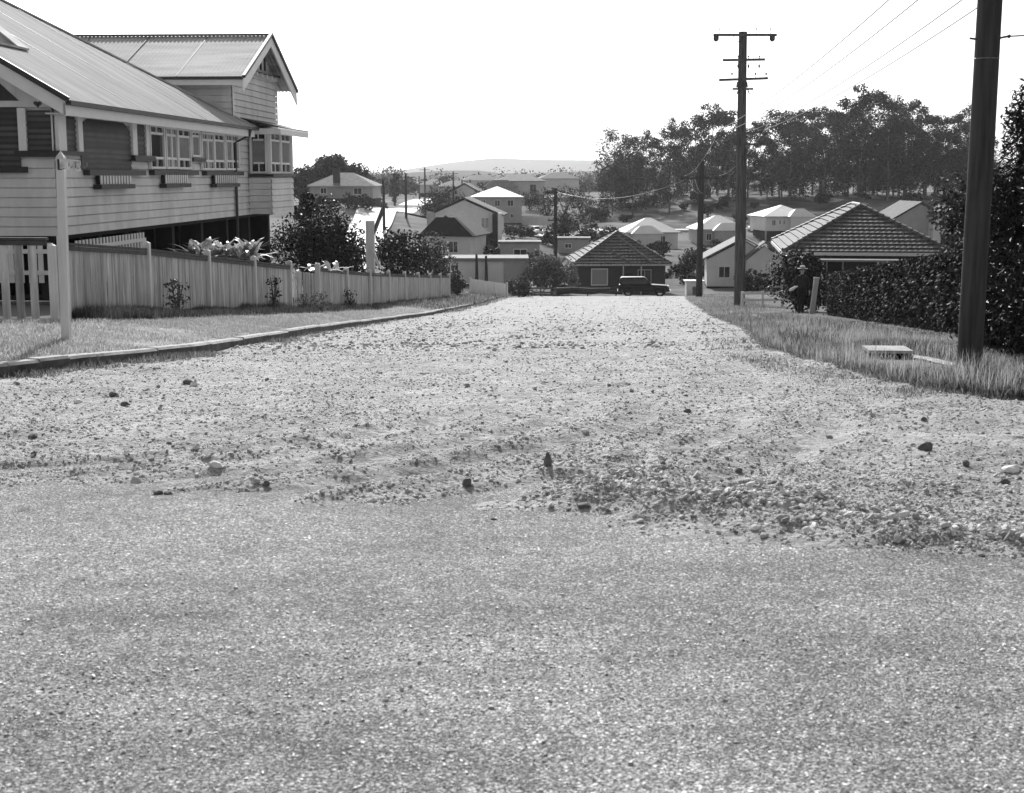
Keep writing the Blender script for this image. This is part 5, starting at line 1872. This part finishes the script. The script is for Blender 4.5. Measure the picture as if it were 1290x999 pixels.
# hazy woods far off: nobody could count these crowns
def far_wood(d0, d1, px0, px1, hmin, hmax, n, seed, name='distant_woods'):
    rr = random.Random(seed)
    lb = []
    for i in range(n):
        d = rr.uniform(d0, d1)
        p_ = at(rr.uniform(px0, px1), 230, d)
        h = rr.uniform(hmin, hmax)
        g = gz(p_.x, d)
        for j in range(3):
            s = h * rr.uniform(.3, .45)
            lb.append((p_.x + rr.uniform(-.5, .5) * h, d, g + h * rr.uniform(.3, .65), s * 1.1, s, s * .8))
    return tag(leaf_cloud(name, lb, n * 90, 1.5, M['leaf_gum'], None, seed=seed), 'hazy band of distant tree tops filling the valley', 'woods', kind='stuff')
far_wood(480, 640, 420, 800, 5, 9, 90, 61)
far_wood(720, 1050, 380, 860, 8, 16, 110, 62)
far_wood(470, 700, -300, 400, 6, 11, 60, 63)

# ---------------------------------------------------------------- grass
def grass(name, label, X, D, hgt, wid, material, seed, lean=.5, zoff=0.):
    rg = np.random.default_rng(seed + 5000)
    n = len(X)
    Z = ground(X, D) - .01 + zoff
    h = hgt * (.45 + .8 * rg.random(n)) * (.75 + .5 * fbm(X, D, 1.4, 3, seed))
    h = h * np.where(X > 0, .25 + .75 * sstep((hedge_x(D) - X) / 1.6), 1)
    drain = (np.abs(X - 4.55) < .5) & (D > 14.6) & (D < 16.75)
    h = np.where(drain, h * .06, h)
    th = rg.random(n) * 6.283
    le = h * lean * rg.random(n)
    w = wid * (.6 + .8 * rg.random(n))
    wx, wy = np.cos(th + 1.57) * w * .5, np.sin(th + 1.57) * w * .5
    b = np.stack([X, D, Z], 1)
    s = np.stack([wx, wy, 0 * w], 1)
    m = b + np.stack([np.cos(th) * le * .35, np.sin(th) * le * .35, h * .6], 1)
    t = b + np.stack([np.cos(th) * le, np.sin(th) * le, h * .97], 1)
    V = np.stack([b - s, b + s, m + s * .7, t, m - s * .7], 1).reshape(-1, 3)
    F = (np.array([(0, 1, 2), (0, 2, 4), (4, 2, 3)])[None] + (np.arange(n) * 5)[:, None, None]).reshape(-1, 3)
    return tag(link(name, mesh_np(name, V, F), material), label, 'grass', kind='stuff')

def scatter(n, d0, d1, xl, xr, seed, pw=1.0, patch=None, near=1.6):
    rg = np.random.default_rng(seed)
    k = rg.random(n)
    D = 1 / ((1 - k) * (1 / d0) ** near + k * (1 / d1) ** near) ** (1 / near)
    l, r_ = xl(D), xr(D)
    X = l + (r_ - l) * rg.random(n) ** pw
    if patch:
        keep = fbm(X, D, patch, 4, seed) > rg.random(n) * 1.1 - .65
        X, D = X[keep], D[keep]
    return X, D
kl0 = lambda d: np.where(d > 13, kerb_l(d) - .22, -40)
X, D = scatter(190000, 13.2, 110, kl0, lambda d: np.where(d < 23, np.maximum(-12., kl0(d) - 7), fence_x(d) + .1), 71, patch=1.2)
grass('grass', 'short dry sunlit grass on the left verge', X, D, .085, .011, M['grass_dry'], 71, 1.2)
X, D = scatter(46000, 23.2, 95, lambda d: fence_x(d) + .08, lambda d: fence_x(d) + .8, 72, 2.0, patch=.7)
grass('grass', 'dark rank grass along the foot of the left fence', X, D, .27, .012, M['grass_dark'], 72, .9)
X, D = scatter(16000, 13.6, 60, lambda d: kerb_l(d) + .03, lambda d: kerb_l(d) + .4, 74, 1.5, patch=.8)
grass('grass', 'grass tufts growing in the gutter of the left kerb', X, D, .13, .012, M['grass_weed'], 74, .9)
r0 = lambda d: kerb_r(d) + .08
r1 = lambda d: np.where(d < 20, np.minimum(kerb_r(d) + 7, 9.5), hedge_x(d) + .35)
X, D = scatter(330000, 11.6, 118, r0, r1, 75, patch=1.5, near=1.4)
grass('grass', 'tall unkempt grass covering the right verge', X, D, .17, .01, M['grass_weed'], 75, .8)
X, D = scatter(60000, 12, 80, r0, r1, 76, patch=.7)
grass('grass', 'tall pale seeding grass on the right verge', X, D, .3, .006, M['grass_dry'], 76, .8)
X, D = scatter(26000, 12, 40, lambda d: kerb_r(d) + .3, lambda d: np.where(d < 18, kerb_r(d) + 5, hedge_x(d) + .2), 77, patch=1.1)
kp = fbm(X, D, 1.8, 3, 177) > .1
X, D = X[kp], D[kp]
grass('grass', 'dark rank weeds in clumps on the right verge', X, D, .3, .016, M['grass_dark'], 77, 1.)
X, D = scatter(26000, 60, 121, lambda d: kerb_l(d) - 6, lambda d: kerb_l(d) + .6, 78, patch=2, near=.8)
grass('grass', 'rough grass at the end of the left verge', X, D, .26, .03, M['grass_weed'], 78, .7)
X, D = scatter(34000, 11.6, 80, lambda d: kerb_r(d) - .9, lambda d: kerb_r(d) + .4, 79, .6, patch=.6)
grass('grass', 'ragged low grass at the gravel edge on the right', X, D, .11, .009, M['grass_weed'], 79, 1.)

# ---------------------------------------------------------------- loose stones
def rock_variants(k, seed, sub=False):
    rg = np.random.default_rng(seed)
    ph = (1 + 5 ** .5) / 2
    V = np.array([(-1, ph, 0), (1, ph, 0), (-1, -ph, 0), (1, -ph, 0), (0, -1, ph), (0, 1, ph), (0, -1, -ph), (0, 1, -ph), (ph, 0, -1), (ph, 0, 1), (-ph, 0, -1), (-ph, 0, 1)], float)
    V /= np.linalg.norm(V[0])
    F = np.array([(0, 11, 5), (0, 5, 1), (0, 1, 7), (0, 7, 10), (0, 10, 11), (1, 5, 9), (5, 11, 4), (11, 10, 2), (10, 7, 6), (7, 1, 8), (3, 9, 4), (3, 4, 2), (3, 2, 6), (3, 6, 8), (3, 8, 9), (4, 9, 5), (2, 4, 11), (6, 2, 10), (8, 6, 7), (9, 8, 1)])
    out = []
    for i in range(k):
        v = V * (1 + .28 * rg.normal(size=(12, 1)).clip(-1.5, 1.5))
        v = v * np.array([1.15, .9, .62]) * (.8 + .4 * rg.random(3))
        out.append(v)
    return np.array(out), F
ROCKS, RF = rock_variants(14, 3)
def stones(name, label, X, D, S, material, seed, zf, sink=.25, kind='stuff'):
    rg = np.random.default_rng(seed)
    n = len(X)
    v = ROCKS[rg.integers(0, len(ROCKS), n)]
    t = rg.random(n) * 6.283
    c, s = np.cos(t), np.sin(t)
    v = np.stack([v[:, :, 0] * c[:, None] - v[:, :, 1] * s[:, None], v[:, :, 0] * s[:, None] + v[:, :, 1] * c[:, None], v[:, :, 2]], -1)
    tl = rg.normal(size=(n, 1)) * .25
    v[:, :, 2] += v[:, :, 0] * tl
    v *= S[:, None, None] * .5
    v += np.stack([X, D, zf(X, D) + S * (.22 - sink * rg.random(n) * .6)], -1)[:, None, :]
    F = (RF[None] + (np.arange(n) * 12)[:, None, None]).reshape(-1, 3)
    return tag(link(name, mesh_np(name, v.reshape(-1, 3), F), material), label, 'gravel', kind=kind)
rg = np.random.default_rng(12)
def road_scatter(n, d0, d1, near, seed, lo=None):
    rg = np.random.default_rng(seed)
    k = rg.random(n)
    D = 1 / ((1 - k) * (1 / d0) ** near + k * (1 / d1) ** near) ** (1 / near)
    vis = .40 * D + 1.0
    l = np.maximum(np.where(D > 12.0, kerb_l(D) + .05, -30), -vis)
    r_ = np.minimum(np.where(D > 11.3, kerb_r(D) + .25, 30), vis)
    X = l + (r_ - l) * rg.random(n)
    e = D - asphalt_edge(X)
    # thicker spill along the old windrows, thin on the wheel paths
    dens = .62 + fbm(X, D, 1.6, 4, seed) * .75 + fbm(X, D, .35, 2, seed + 3) * .35 + np.where(e < .8, .12, 0)
    rut = ruts(X, D)
    dens += np.clip(rut * 18, -.5, .4)
    wr = np.exp(-((D - (8.45 - .78 * (X - .6))) / .5) ** 2) * (X > .35) * (X < 3.0)
    dens = dens + wr * .25
    dens = np.where(e < 0, dens * np.exp(e * 2.2) * .5, dens)
    keep = rg.random(n) < dens
    return X[keep], D[keep], wr[keep]
X, D, wr = road_scatter(170000, 5.2, 50, 1.2, 81)
S = np.exp(rg.normal(size=len(X)) * .45) * .0105 * (1 + .014 * D)
S = np.clip(S, .0045, .032)
stones('gravel', 'loose pebbles spread over the unsealed road', X, D, S, M['stone'], 82, gravel_z, sink=.55)
X, D, wr = road_scatter(8000, 5.4, 75, 1.0, 83)
kp = rg.random(len(X)) < np.clip((D - 5) / 9, .3, 1)
X, D = X[kp], D[kp]
S = np.clip(np.exp(rg.normal(size=len(X)) * .5) * .02, .012, .06)
stones('gravel', 'coarser broken stones spread over the unsealed road', X, D, S, M['stone'], 84, gravel_z, sink=.6)
X, D, wr = road_scatter(10000, 20, 118, .7, 85)
S = np.clip(np.exp(rg.normal(size=len(X)) * .4) * .042, .024, .09)
stones('gravel', 'broken stones further down the unsealed road', X, D, S, M['stone'], 86, gravel_z, sink=.6)
# the windrow of dark broken stone spilled on the right of the seal edge
n = 3000
u_ = rg.random(n)
X = .35 + 2.1 * u_ + rg.normal(size=n) * .12
D = 7.55 - .62 * (X - .4) + rg.normal(size=n) * .26 * (1.1 - .4 * u_) + .25
S = np.clip(np.exp(rg.normal(size=n) * .5) * .018, .008, .05)
stones('gravel', 'windrow of broken stone heaped along the edge of the seal', X, D, S, M['stone'], 88, lambda x, d: gravel_z(x, d) + .015)
# grit lying on the seal itself
n = 30000
k = rg.random(n)
D = 1 / ((1 - k) / 2.6 + k / 8.4)
X = (rg.random(n) * 2 - 1) * (.42 * D + .8)
e = D - asphalt_edge(X)
kp = e < .1
X, D = X[kp], D[kp]
S = np.clip(np.exp(rg.normal(size=len(X)) * .35) * .0085, .004, .018)
M['grit'] = mat('pale grit', .5, .8, 30, .5, .5, island=(.4, 1.15))
stones('grit', 'pale grit pressed into the sealed surface', X, D, S, M['grit'], 90, lambda x, d: H(d) + .02 - .003, sink=.7)

# single larger stones one can point at
def ground_hit(px, py):
    d = 8.0
    for _ in range(60):
        p_ = at(px, py, d)
        z = float(gravel_z(np.array([p_.x]), np.array([d]))[0]) if d > 6 else float(H(d))
        r_ = ray(px, py)
        d = max(2.5, d * .4 + .6 * (z - CAMZ) / (r_.z / r_.y))
    return at(px, py, d), d
def rock_mesh(seed, sx, sy, sz):
    import bmesh
    rr = random.Random(seed)
    bm = bmesh.new()
    bmesh.ops.create_icosphere(bm, subdivisions=2, radius=.5)
    for v in bm.verts:
        v.co *= 1 + rr.uniform(-.14, .14)
    for _ in range(7):                  # chop flat facets
        nrm = Vector((rr.uniform(-1, 1), rr.uniform(-1, 1), rr.uniform(-.3, 1))).normalized()
        dd = rr.uniform(.28, .4)
        for v in bm.verts:
            k_ = v.co.dot(nrm)
            if k_ > dd: v.co -= nrm * (k_ - dd)
    for v in bm.verts:
        v.co = Vector((v.co.x * sx, v.co.y * sy, v.co.z * sz))
    me = bpy.data.meshes.new('stone')
    bm.to_mesh(me)
    bm.free()
    return me
for i, (px, py, w, h, m_, lab) in enumerate((
        (690, 588, 13, 19, 'dark_stone', 'upright pointed dark stone in the middle of the gravel'),
        (588, 613, 12, 11, 'dark_stone', 'dark squarish stone left of the pointed stone near the seal'),
        (1168, 568, 21, 11, 'dark_stone', 'large dark stone alone on the right of the gravel'),
        (1218, 588, 12, 9, 'dark_stone', 'small dark stone right of the large dark stone'),
        (1276, 596, 24, 10, 'stone', 'flat pale topped stone at the right edge of the gravel'),
        (1268, 610, 13, 7, 'dark_stone', 'little dark stone just below the flat stone at the right edge'),
        (1165, 531, 9, 6, 'dark_stone', 'small dark stone on the right of the gravel above the large one'),
        (197, 625, 15, 8, 'dark_stone', 'left one of two stones touching each other on the seal edge'),
        (211, 626, 12, 8, 'dark_stone', 'right one of two stones touching each other on the seal edge'),
        (272, 590, 18, 9, 'stone', 'flat topped grey stone on the left of the gravel'),
        (335, 613, 10, 8, 'dark_stone', 'round dark stone in a wheel rut on the left'),
        (40, 552, 13, 6, 'dark_stone', 'flat dark stone near the left edge of the gravel'),
        (42, 574, 8, 6, 'dark_stone', 'little dark stone below the flat one near the left edge'),
        (236, 484, 13, 7, 'dark_stone', 'dark stone beside a pale one below the left kerb'),
        (243, 487, 11, 6, 'stone', 'pale stone touching a dark one below the left kerb'),
        (142, 500, 14, 8, 'dark_stone', 'dark stone lying near the left kerb below the sign post'),
        (157, 512, 13, 6, 'dark_stone', 'flat dark stone a little below its neighbour near the left kerb'),
        (98, 508, 12, 5, 'stone', 'flat grey stone near the kerb at the left'),
        (470, 633, 12, 7, 'stone', 'pale flat stone on the seal edge left of centre'),
        (622, 657, 9, 5, 'dark_stone', 'small dark chip lying on the seal below the gravel edge'),
        (737, 545, 10, 6, 'stone', 'grey stone on the gravel above the pointed stone'),
        (735, 641, 22, 8, 'dark_stone', 'broken dark clod at the left end of the windrow'),
        (952, 668, 15, 7, 'stone', 'pale broad stone in the windrow of broken stone'),
        (1020, 672, 18, 8, 'stone', 'large pale stone at the lower edge of the windrow'),
        (1090, 710, 9, 5, 'dark_stone', 'dark chip alone on the seal right of centre'),
        (1135, 686, 18, 8, 'dark_stone', 'dark broken stone near the right end of the windrow'),
        (930, 595, 12, 5, 'dark_stone', 'flat dark stone on the gravel above the windrow'),
        (866, 520, 10, 5, 'dark_stone', 'small dark flat stone far up the gravel right of centre'),
        (714, 819, 34, 5, 'grit', 'flat pale flake lying on the seal near the bottom centre'),
        (133, 862, 8, 6, 'grit', 'bright white pebble pressed in the seal at lower left'))):
    p_, d = ground_hit(px, py)
    sx, sz = w / FPX * d * 1.1, h / FPX * d * 1.25
    o = link('stone', rock_mesh(500 + i, sx, sx * .8, sz), M[m_])
    if i == 0:
        for v in o.data.vertices:
            k_ = max(0, v.co.z / sz + .5)
            v.co.x *= 1.15 - .62 * k_; v.co.y *= 1.1 - .5 * k_
    o.location = (p_.x, d + sx * .3, p_.z + sz * .32)
    o.rotation_euler = (0, 0, random.uniform(-.4, .4))
    tag(o, lab, 'stone', 'larger stones on the gravel road')

# ---------------------------------------------------------------- things on the right verge
q, d = at(1120, 472, 16.6), 16.6
g = gz(q.x, d)
r = empty('drain_inlet', (q.x, d, g), R(-4))
tag(r, 'low concrete drain slab with dark open mouth in the right hand grass', 'drain')
MB().box(-.27, .25, -.12, .38, .09, .125).build('slab', M['concrete'], r)
MB().box(-.25, -.21, -.1, .36, -.1, .087).box(.19, .23, -.1, .36, -.1, .087).box(-.208, .188, .3, .36, -.1, .087).build('side_wall', M['kerb_face'], r)
MB().box(-.205, .185, -.06, .295, -.1, .08).build('opening', M['leaf_core'], r)  # near-black block paints the shade inside the drain mouth
# gate post beside the walker
q = at(1023, 392, 51)
g = gz(q.x, 51)
r = empty('gate_post', (q.x, 51, g))
tag(r, 'pale leaning gate post between the walker and the end of the hedge', 'post')
mb = MB(); mb.bar((-.04, 0, -.3), (.12, 0, 1.3), .17, .14); mb.build('upright', M['wall_mid'], r)
mb = MB(); mb.bar((.12, 0, 1.302), (.125, 0, 1.36), .2, .17); mb.build('cap', M['wall_mid'], r)
# meter box beyond the crest
q = at(874, 364, 116)
r = empty('meter_box', (q.x, 116, gz(q.x, 116)))
tag(r, 'small white hut with flat pale roof and open dark door by the pole with loops', 'hut')
MB().box(-.6, -.5, 0, 1.2, -.6, 1.15).box(-.499, .8, 1.1, 1.2, -.6, 1.15).box(.7, .8, 0, 1.099, -.6, 1.15).box(-.499, -.1, 0, .09, -.6, 1.15).box(-.099, .699, 0, .09, .75, 1.15).build('wall', M['wall_light'], r)
MB().box(-.75, .9, -.12, 1.3, 1.152, 1.26).build('roof', M['iron_bright'], r)
# rails and logs at the end of the street
def rail_fence(label, pa, pb, d, h, name='rail_fence', m_='pole', nr=2):
    a, b_ = at(pa[0], pa[1], d), at(pb[0], pb[1], d + 2)
    r = empty(name, (a.x, a.y, gz(a.x, a.y)))
    tag(r, label, 'fence')
    e = Vector((b_.x - a.x, b_.y - a.y, gz(b_.x, b_.y) - gz(a.x, a.y)))
    n = max(2, int(e.length / 2.2))
    for i in range(n + 1):
        q = e * (i / n)
        MB().bar(q + Vector((0, 0, -.3)), q + Vector((0, 0, h)), .12, .12).build('post', M[m_], r)
    for k in range(nr):
        z = h * (.92 - .42 * k)
        MB().bar(Vector((0, -.09, z)), e + Vector((0, -.09, z + random.uniform(-.06, .06))), .05, .13).build('rail', M[m_], r)
    return r
rail_fence('low grey two rail fence right of the whitish paling fence', (662, 370), (700, 370), 112, .8, m_='pole')
rail_fence('dark low rail fence before the tiled cottage left of the car', (704, 370), (776, 370), 122, .85, m_='pole_dark')
rail_fence('broken white rail fence in front of the light cottage', (935, 378), (985, 378), 66, .8, m_='post')
q = at(735, 368, 119)
o = MB().tube([(-2.4, 0, .2), (-1, .1, .3), (.6, 0, .22), (2.3, .2, .3)], [.32, .3, .28, .2], 8).build('log', M['pole_dark'])
o.location = (q.x, 119, gz(q.x, 119) + .25)
tag(o, 'dark fallen log lying along the end of the street', 'log')
q = at(652, 372, 111)
o = MB().bar((-1.1, 0, .55), (1.2, .1, .4), .3, .06).bar((-.9, 0, -.1), (-.9, 0, .52), .08, .08).bar((1, .1, -.1), (1, .1, .38), .08, .08).build('plank_bench', M['post'])
o.location = (q.x, 111, gz(q.x, 111))
tag(o, 'pale plank resting on stakes by the scrub near the street end', 'plank')
for k, (px, d) in enumerate(((600, 124), (612, 123.5))):
    q = at(px, 340, d)
    o = MB().tube([(0, 0, -.3), (.05, 0, 1.2), (.02, 0, 3.0)], [.17, .14, .1], 8).build('palm_stump', M['pole_dark'])
    o.location = (q.x, d, gz(q.x, d))
    tag(o, ('left' if k == 0 else 'right') + ' one of two bare dark trunks before the low garage wall', 'trunk')
q0, q1 = at(655, 285, 285), at(728, 284, 285)
r = empty('board_fence', (q0.x, 285, gz((q0.x + q1.x) / 2, 285)))
tag(r, 'long pale board fence beside the side road below the stacked roof house', 'fence')
MB().box(0, q1.x - q0.x, 0, .1, -1.5, 2.1).build('boards', M['wall_light'], r)
for i in range(6): MB().box(2.2 * i + .1, 2.2 * i + .2, -.06, -.004, -1.5, 2.2).build('post', M['post'], r)

# ---------------------------------------------------------------- cars
def car(label, loc, rz, paint, van=False, scale=1.0):
    r = empty('parked_car', loc, rz)
    tag(r, label, 'car')
    if van:
        body = [(-2.05, .42), (-2.08, .95), (-2.0, 1.0), (.7, 1.0), (1.9, .93), (2.05, .78), (2.08, .42)]
        cab = [(-2.0, 1.0), (-1.98, 1.5), (-1.85, 1.6), (-.1, 1.62), (.12, 1.57), (.62, 1.0)]
    else:
        body = [(-2.1, .4), (-2.12, .75), (-1.9, .92), (-1.2, 1.0), (.8, 1.0), (1.8, .95), (2.08, .78), (2.1, .4)]
        cab = [(-1.45, .98), (-.95, 1.45), (-.6, 1.52), (.15, 1.52), (.4, 1.46), (.85, .98)]
    import bmesh
    def shell(name, prof, hw, taper, m_, bev=.1):
        mb = MB(); mb.prism(prof, 'y', -hw, hw)
        o = mb.build(name, M[m_], r)
        bm = bmesh.new(); bm.from_mesh(o.data)
        if taper:
            zmin, zmax = min(p_[1] for p_ in prof), max(p_[1] for p_ in prof)
            for v in bm.verts: v.co.y *= 1 - taper * (v.co.z - zmin) / (zmax - zmin)
        bmesh.ops.bevel(bm, geom=[e for e in bm.edges], offset=bev, segments=3, affect='EDGES', profile=.5)
        for f in bm.faces: f.smooth = True
        bm.to_mesh(o.data); bm.free()
        return o
    shell('body', body, .68, .06, paint, .07)
    c = shell('cabin', cab, .64, .16, paint, .06)
    for y in (-.86 + .3, .86 - .3):
        s_ = math.copysign(1, y)
        for x in ((-1.3, 1.3) if van else (-1.3, 1.35)):
            mb = MB()
            mb.tube([(x, s_ * .62, .33), (x, s_ * .8, .33)], .33, 14, smooth=False); w_ = mb.build('wheel', M['rubber'], r)
            mb = MB(); mb.tube([(x, s_ * .801, .33), (x, s_ * .82, .33)], [.19, .12], 12); mb.build('hub_cap', M['chrome'], w_)
            mb = MB(); mb.ball((x, s_ * .67, .52), .55, .2, .3, 12, 8); mb.build('mudguard', M[paint], r)
        mb = MB()
        if van: q_ = ((-1.85, -1.15), (-1.05, -.35), (-.27, .2))
        else: q_ = ((-.95, -.35), (-.28, .35))
        for a_, b__ in q_:
            mb.add([(a_, s_ * .645, 1.05), (b__ + .12, s_ * .645, 1.05), (b__, s_ * .575, 1.42), (a_ + .05, s_ * .575, 1.42)], [(0, 1, 2, 3)])
        mb.build('side_window', M['glass'], c)
    f0, f1 = (.62, 1.0), (.12, 1.57)
    mb = MB(); mb.add([((.63 if van else .86), -.5, 1.06), ((.63 if van else .86), .5, 1.06), ((.2 if van else .47), .44, 1.46), ((.2 if van else .47), -.44, 1.46)], [(0, 1, 2, 3)]); mb.build('windscreen', M['glass'], c)
    for y in (-.5, .5):
        mb = MB(); mb.ball((2.0, y, .78), .1, .13, .13); mb.build('headlight', M['chrome'], r)
    for x in (-2.17, 2.17):
        mb = MB(); mb.bar((x, -.7, .48), (x, .7, .48), .06, .12); mb.build('bumper', M['chrome'], r)
    r.scale = (scale,) * 3
    return r
q = at(811, 371, 115)
cx_, cd_ = at(811, 371, 115).x, 115
car('dark old estate car parked across the end of the gravel street', (cx_, cd_, float(gravel_z(np.array([cx_]), np.array([float(cd_)]))[0]) + .0), R(-4), 'carpaint', van=True)
q = at(675, 297, 255)
car('pale car stopped on the pale side road in the valley', (q.x, 255, gz(q.x, 255) + .18), R(-70), 'carpaint_light')
q = at(953, 292, 262)
car('pale car parked between two white roofed houses', (q.x, 262, gz(q.x, 262) + .1), R(-60), 'carpaint_light')
q = at(690, 268, 330)
car('tiny pale car beside the house with stacked roofs', (q.x, 330, gz(q.x, 330) + .1), R(-20), 'carpaint_light')

# ---------------------------------------------------------------- the walker
def walker():
    d = 52.0
    q = at(1009, 400, d)
    g = gz(q.x, d)
    r = empty('person', (q.x, d, g), R(0))
    tag(r, 'person walking in dark clothes and pale brimmed hat with white bundle under one arm', 'person')
    J = {'pelvis': (0, 0, .95, .135, .1), 'waist': (0, -.005, 1.08, .125, .09), 'chest': (0, .0, 1.3, .155, .105), 'neckb': (0, .01, 1.45, .075, .07), 'neck': (0, .0, 1.52, .052, .055), 'head': (0, -.02, 1.62, .075, .09), 'crown': (0, -.015, 1.7, .06, .075),
         'hl': (-.09, 0, .9, .09, .09), 'kl': (-.085, -.06, .5, .062, .065), 'al': (-.08, .05, .1, .042, .045), 'tl': (-.085, -.09, .035, .04, .03),
         'hr': (.09, 0, .9, .09, .09), 'kr': (.08, .03, .5, .062, .065), 'ar': (.075, .18, .13, .042, .045), 'tr': (.08, .06, .05, .04, .03),
         'sl': (-.19, .01, 1.4, .06, .06), 'el': (-.3, .0, 1.14, .045, .045), 'wl': (-.36, -.12, .98, .03, .03), 'pl': (-.375, -.17, .94, .035, .022),
         'sr': (.19, .01, 1.4, .06, .06), 'er': (.27, .05, 1.12, .045, .045), 'wr': (.28, -.02, .87, .03, .03), 'pr': (.285, -.035, .8, .035, .022)}
    E = [('pelvis', 'waist'), ('waist', 'chest'), ('chest', 'neckb'), ('neckb', 'neck'), ('neck', 'head'), ('head', 'crown'), ('pelvis', 'hl'), ('hl', 'kl'), ('kl', 'al'), ('al', 'tl'), ('pelvis', 'hr'), ('hr', 'kr'), ('kr', 'ar'), ('ar', 'tr'),
         ('chest', 'sl'), ('sl', 'el'), ('el', 'wl'), ('wl', 'pl'), ('chest', 'sr'), ('sr', 'er'), ('er', 'wr'), ('wr', 'pr')]
    names = list(J)
    V = [J[k][:3] for k in names]
    rad = [J[k][3:] for k in names]
    Ed = [(names.index(a), names.index(b_)) for a, b_ in E]
    for wrist, palm, sgn in (('wl', 'pl', -1), ('wr', 'pr', 1)):   # four fingers and a thumb on each palm
        pw_, pp = Vector(J[wrist][:3]), Vector(J[palm][:3])
        dr = (pp - pw_).normalized()
        side = Vector((0, 1, 0)) - dr * dr.y
        side.normalize()
        for k in range(5):
            if k < 4:
                o_ = pp + side * (.03 - .02 * k)
                pts = [o_ + dr * .03, o_ + dr * (.06 + .008 * (k in (1, 2))) + Vector((-sgn * .008, 0, 0)), o_ + dr * .085 + Vector((-sgn * .025, 0, 0))]
            else:
                o_ = pw_ + dr * .03 - side * .03
                pts = [o_, o_ + dr * .035 - side * .02]
            last = names.index(palm)
            for p_ in pts:
                V.append(tuple(p_)); rad.append((.0095, .0095)); Ed.append((last, len(V) - 1)); last = len(V) - 1
    me = bpy.data.meshes.new('body')
    me.from_pydata(V, Ed, [])
    o = bpy.data.objects.new('body', me)
    COL.objects.link(o)
    o.modifiers.new('skin', 'SKIN')
    for i, sv in enumerate(me.skin_vertices[0].data):
        sv.radius = rad[i]
        sv.use_root = (i == 0)
    sb = o.modifiers.new('sub', 'SUBSURF'); sb.levels = 2; sb.render_levels = 2
    dg = bpy.context.evaluated_depsgraph_get()
    bm_ = bpy.data.meshes.new_from_object(o.evaluated_get(dg))
    bpy.data.objects.remove(o)
    bm_.materials.clear()
    for k in ('cloth_mid', 'cloth_dark', 'skin', 'rubber'): bm_.materials.append(M[k])
    for f in bm_.polygons:
        c = f.center
        hand = (c.x < -.33 and c.z < 1.0) or (c.x > .25 and c.z < .89 and c.z > .6)
        f.material_index = 2 if (c.z > 1.49 or hand) else 3 if c.z < .1 else 1 if c.z < 1.0 else 0
        f.use_smooth = True
    bm_.name = 'body'
    link('body', bm_, None, r)
    # face, hair, hat
    MB().ball((0, -.115, 1.615), .016, .026, .024).build('nose', M['skin'], r)
    for x in (-.034, .034): MB().ball((x, -.1, 1.645), .014, .01, .009).build('eye', M['hair'], r)
    MB().ball((0, -.103, 1.57), .028, .008, .007).build('mouth', M['hair'], r)
    for x in (-.088, .088): MB().ball((x, -.01, 1.62), .015, .025, .035).build('ear', M['skin'], r)
    MB().ball((0, .015, 1.665), .092, .098, .07).build('hair', M['hair'], r)
    mb = MB()
    mb.tube([(0, -.01, 1.705), (0, -.01, 1.712), (0, -.01, 1.718)], [.2, .205, .1], 22)
    h_ = mb.build('hat', M['felt'], r)
    mb = MB(); mb.tube([(0, -.01, 1.719), (0, -.01, 1.76), (0, -.01, 1.81), (0, -.01, 1.83)], [.1, .1, .085, .05], 18); mb.build('hat_crown', M['felt'], h_)
    mb = MB(); mb.tube([(0, -.01, 1.7195), (0, -.01, 1.75)], [.103, .103], 18); mb.build('hat_band', M['cloth_dark'], h_)
    return r, q, d, g
pr_, q, d, g = walker()
mb = MB()
mb.tube([(.12, 0, .08), (.02, 0, .03), (-.12, 0, -.05), (-.24, 0, -.12), (-.27, 0, -.14)], [.03, .06, .07, .06, .02], 9)
o = mb.build('white_bundle', M['cloth_white'])
o.location = (q.x - .3, d - .2, g + 1.0)
o.scale = (.8, .8, .8)
tag(o, 'white rolled bundle held low at the side of the walking person', 'bundle')

# ---------------------------------------------------------------- the haze of a warm day
hm = bpy.data.materials.new('summer haze')
hm.use_nodes = True
nt = hm.node_tree
nt.nodes.clear()
pv = nt.nodes.new('ShaderNodeVolumePrincipled')
pv.inputs['Color'].default_value = (.96, .96, .96, 1)
pv.inputs['Density'].default_value = .00009
pv.inputs['Anisotropy'].default_value = .6
no = nt.nodes.new('ShaderNodeOutputMaterial')
nt.links.new(pv.outputs[0], no.inputs['Volume'])
o = MB().box(-4800, 4800, -420, 6000, -21, 110).build('haze', hm)
tag(o, kind='stuff')
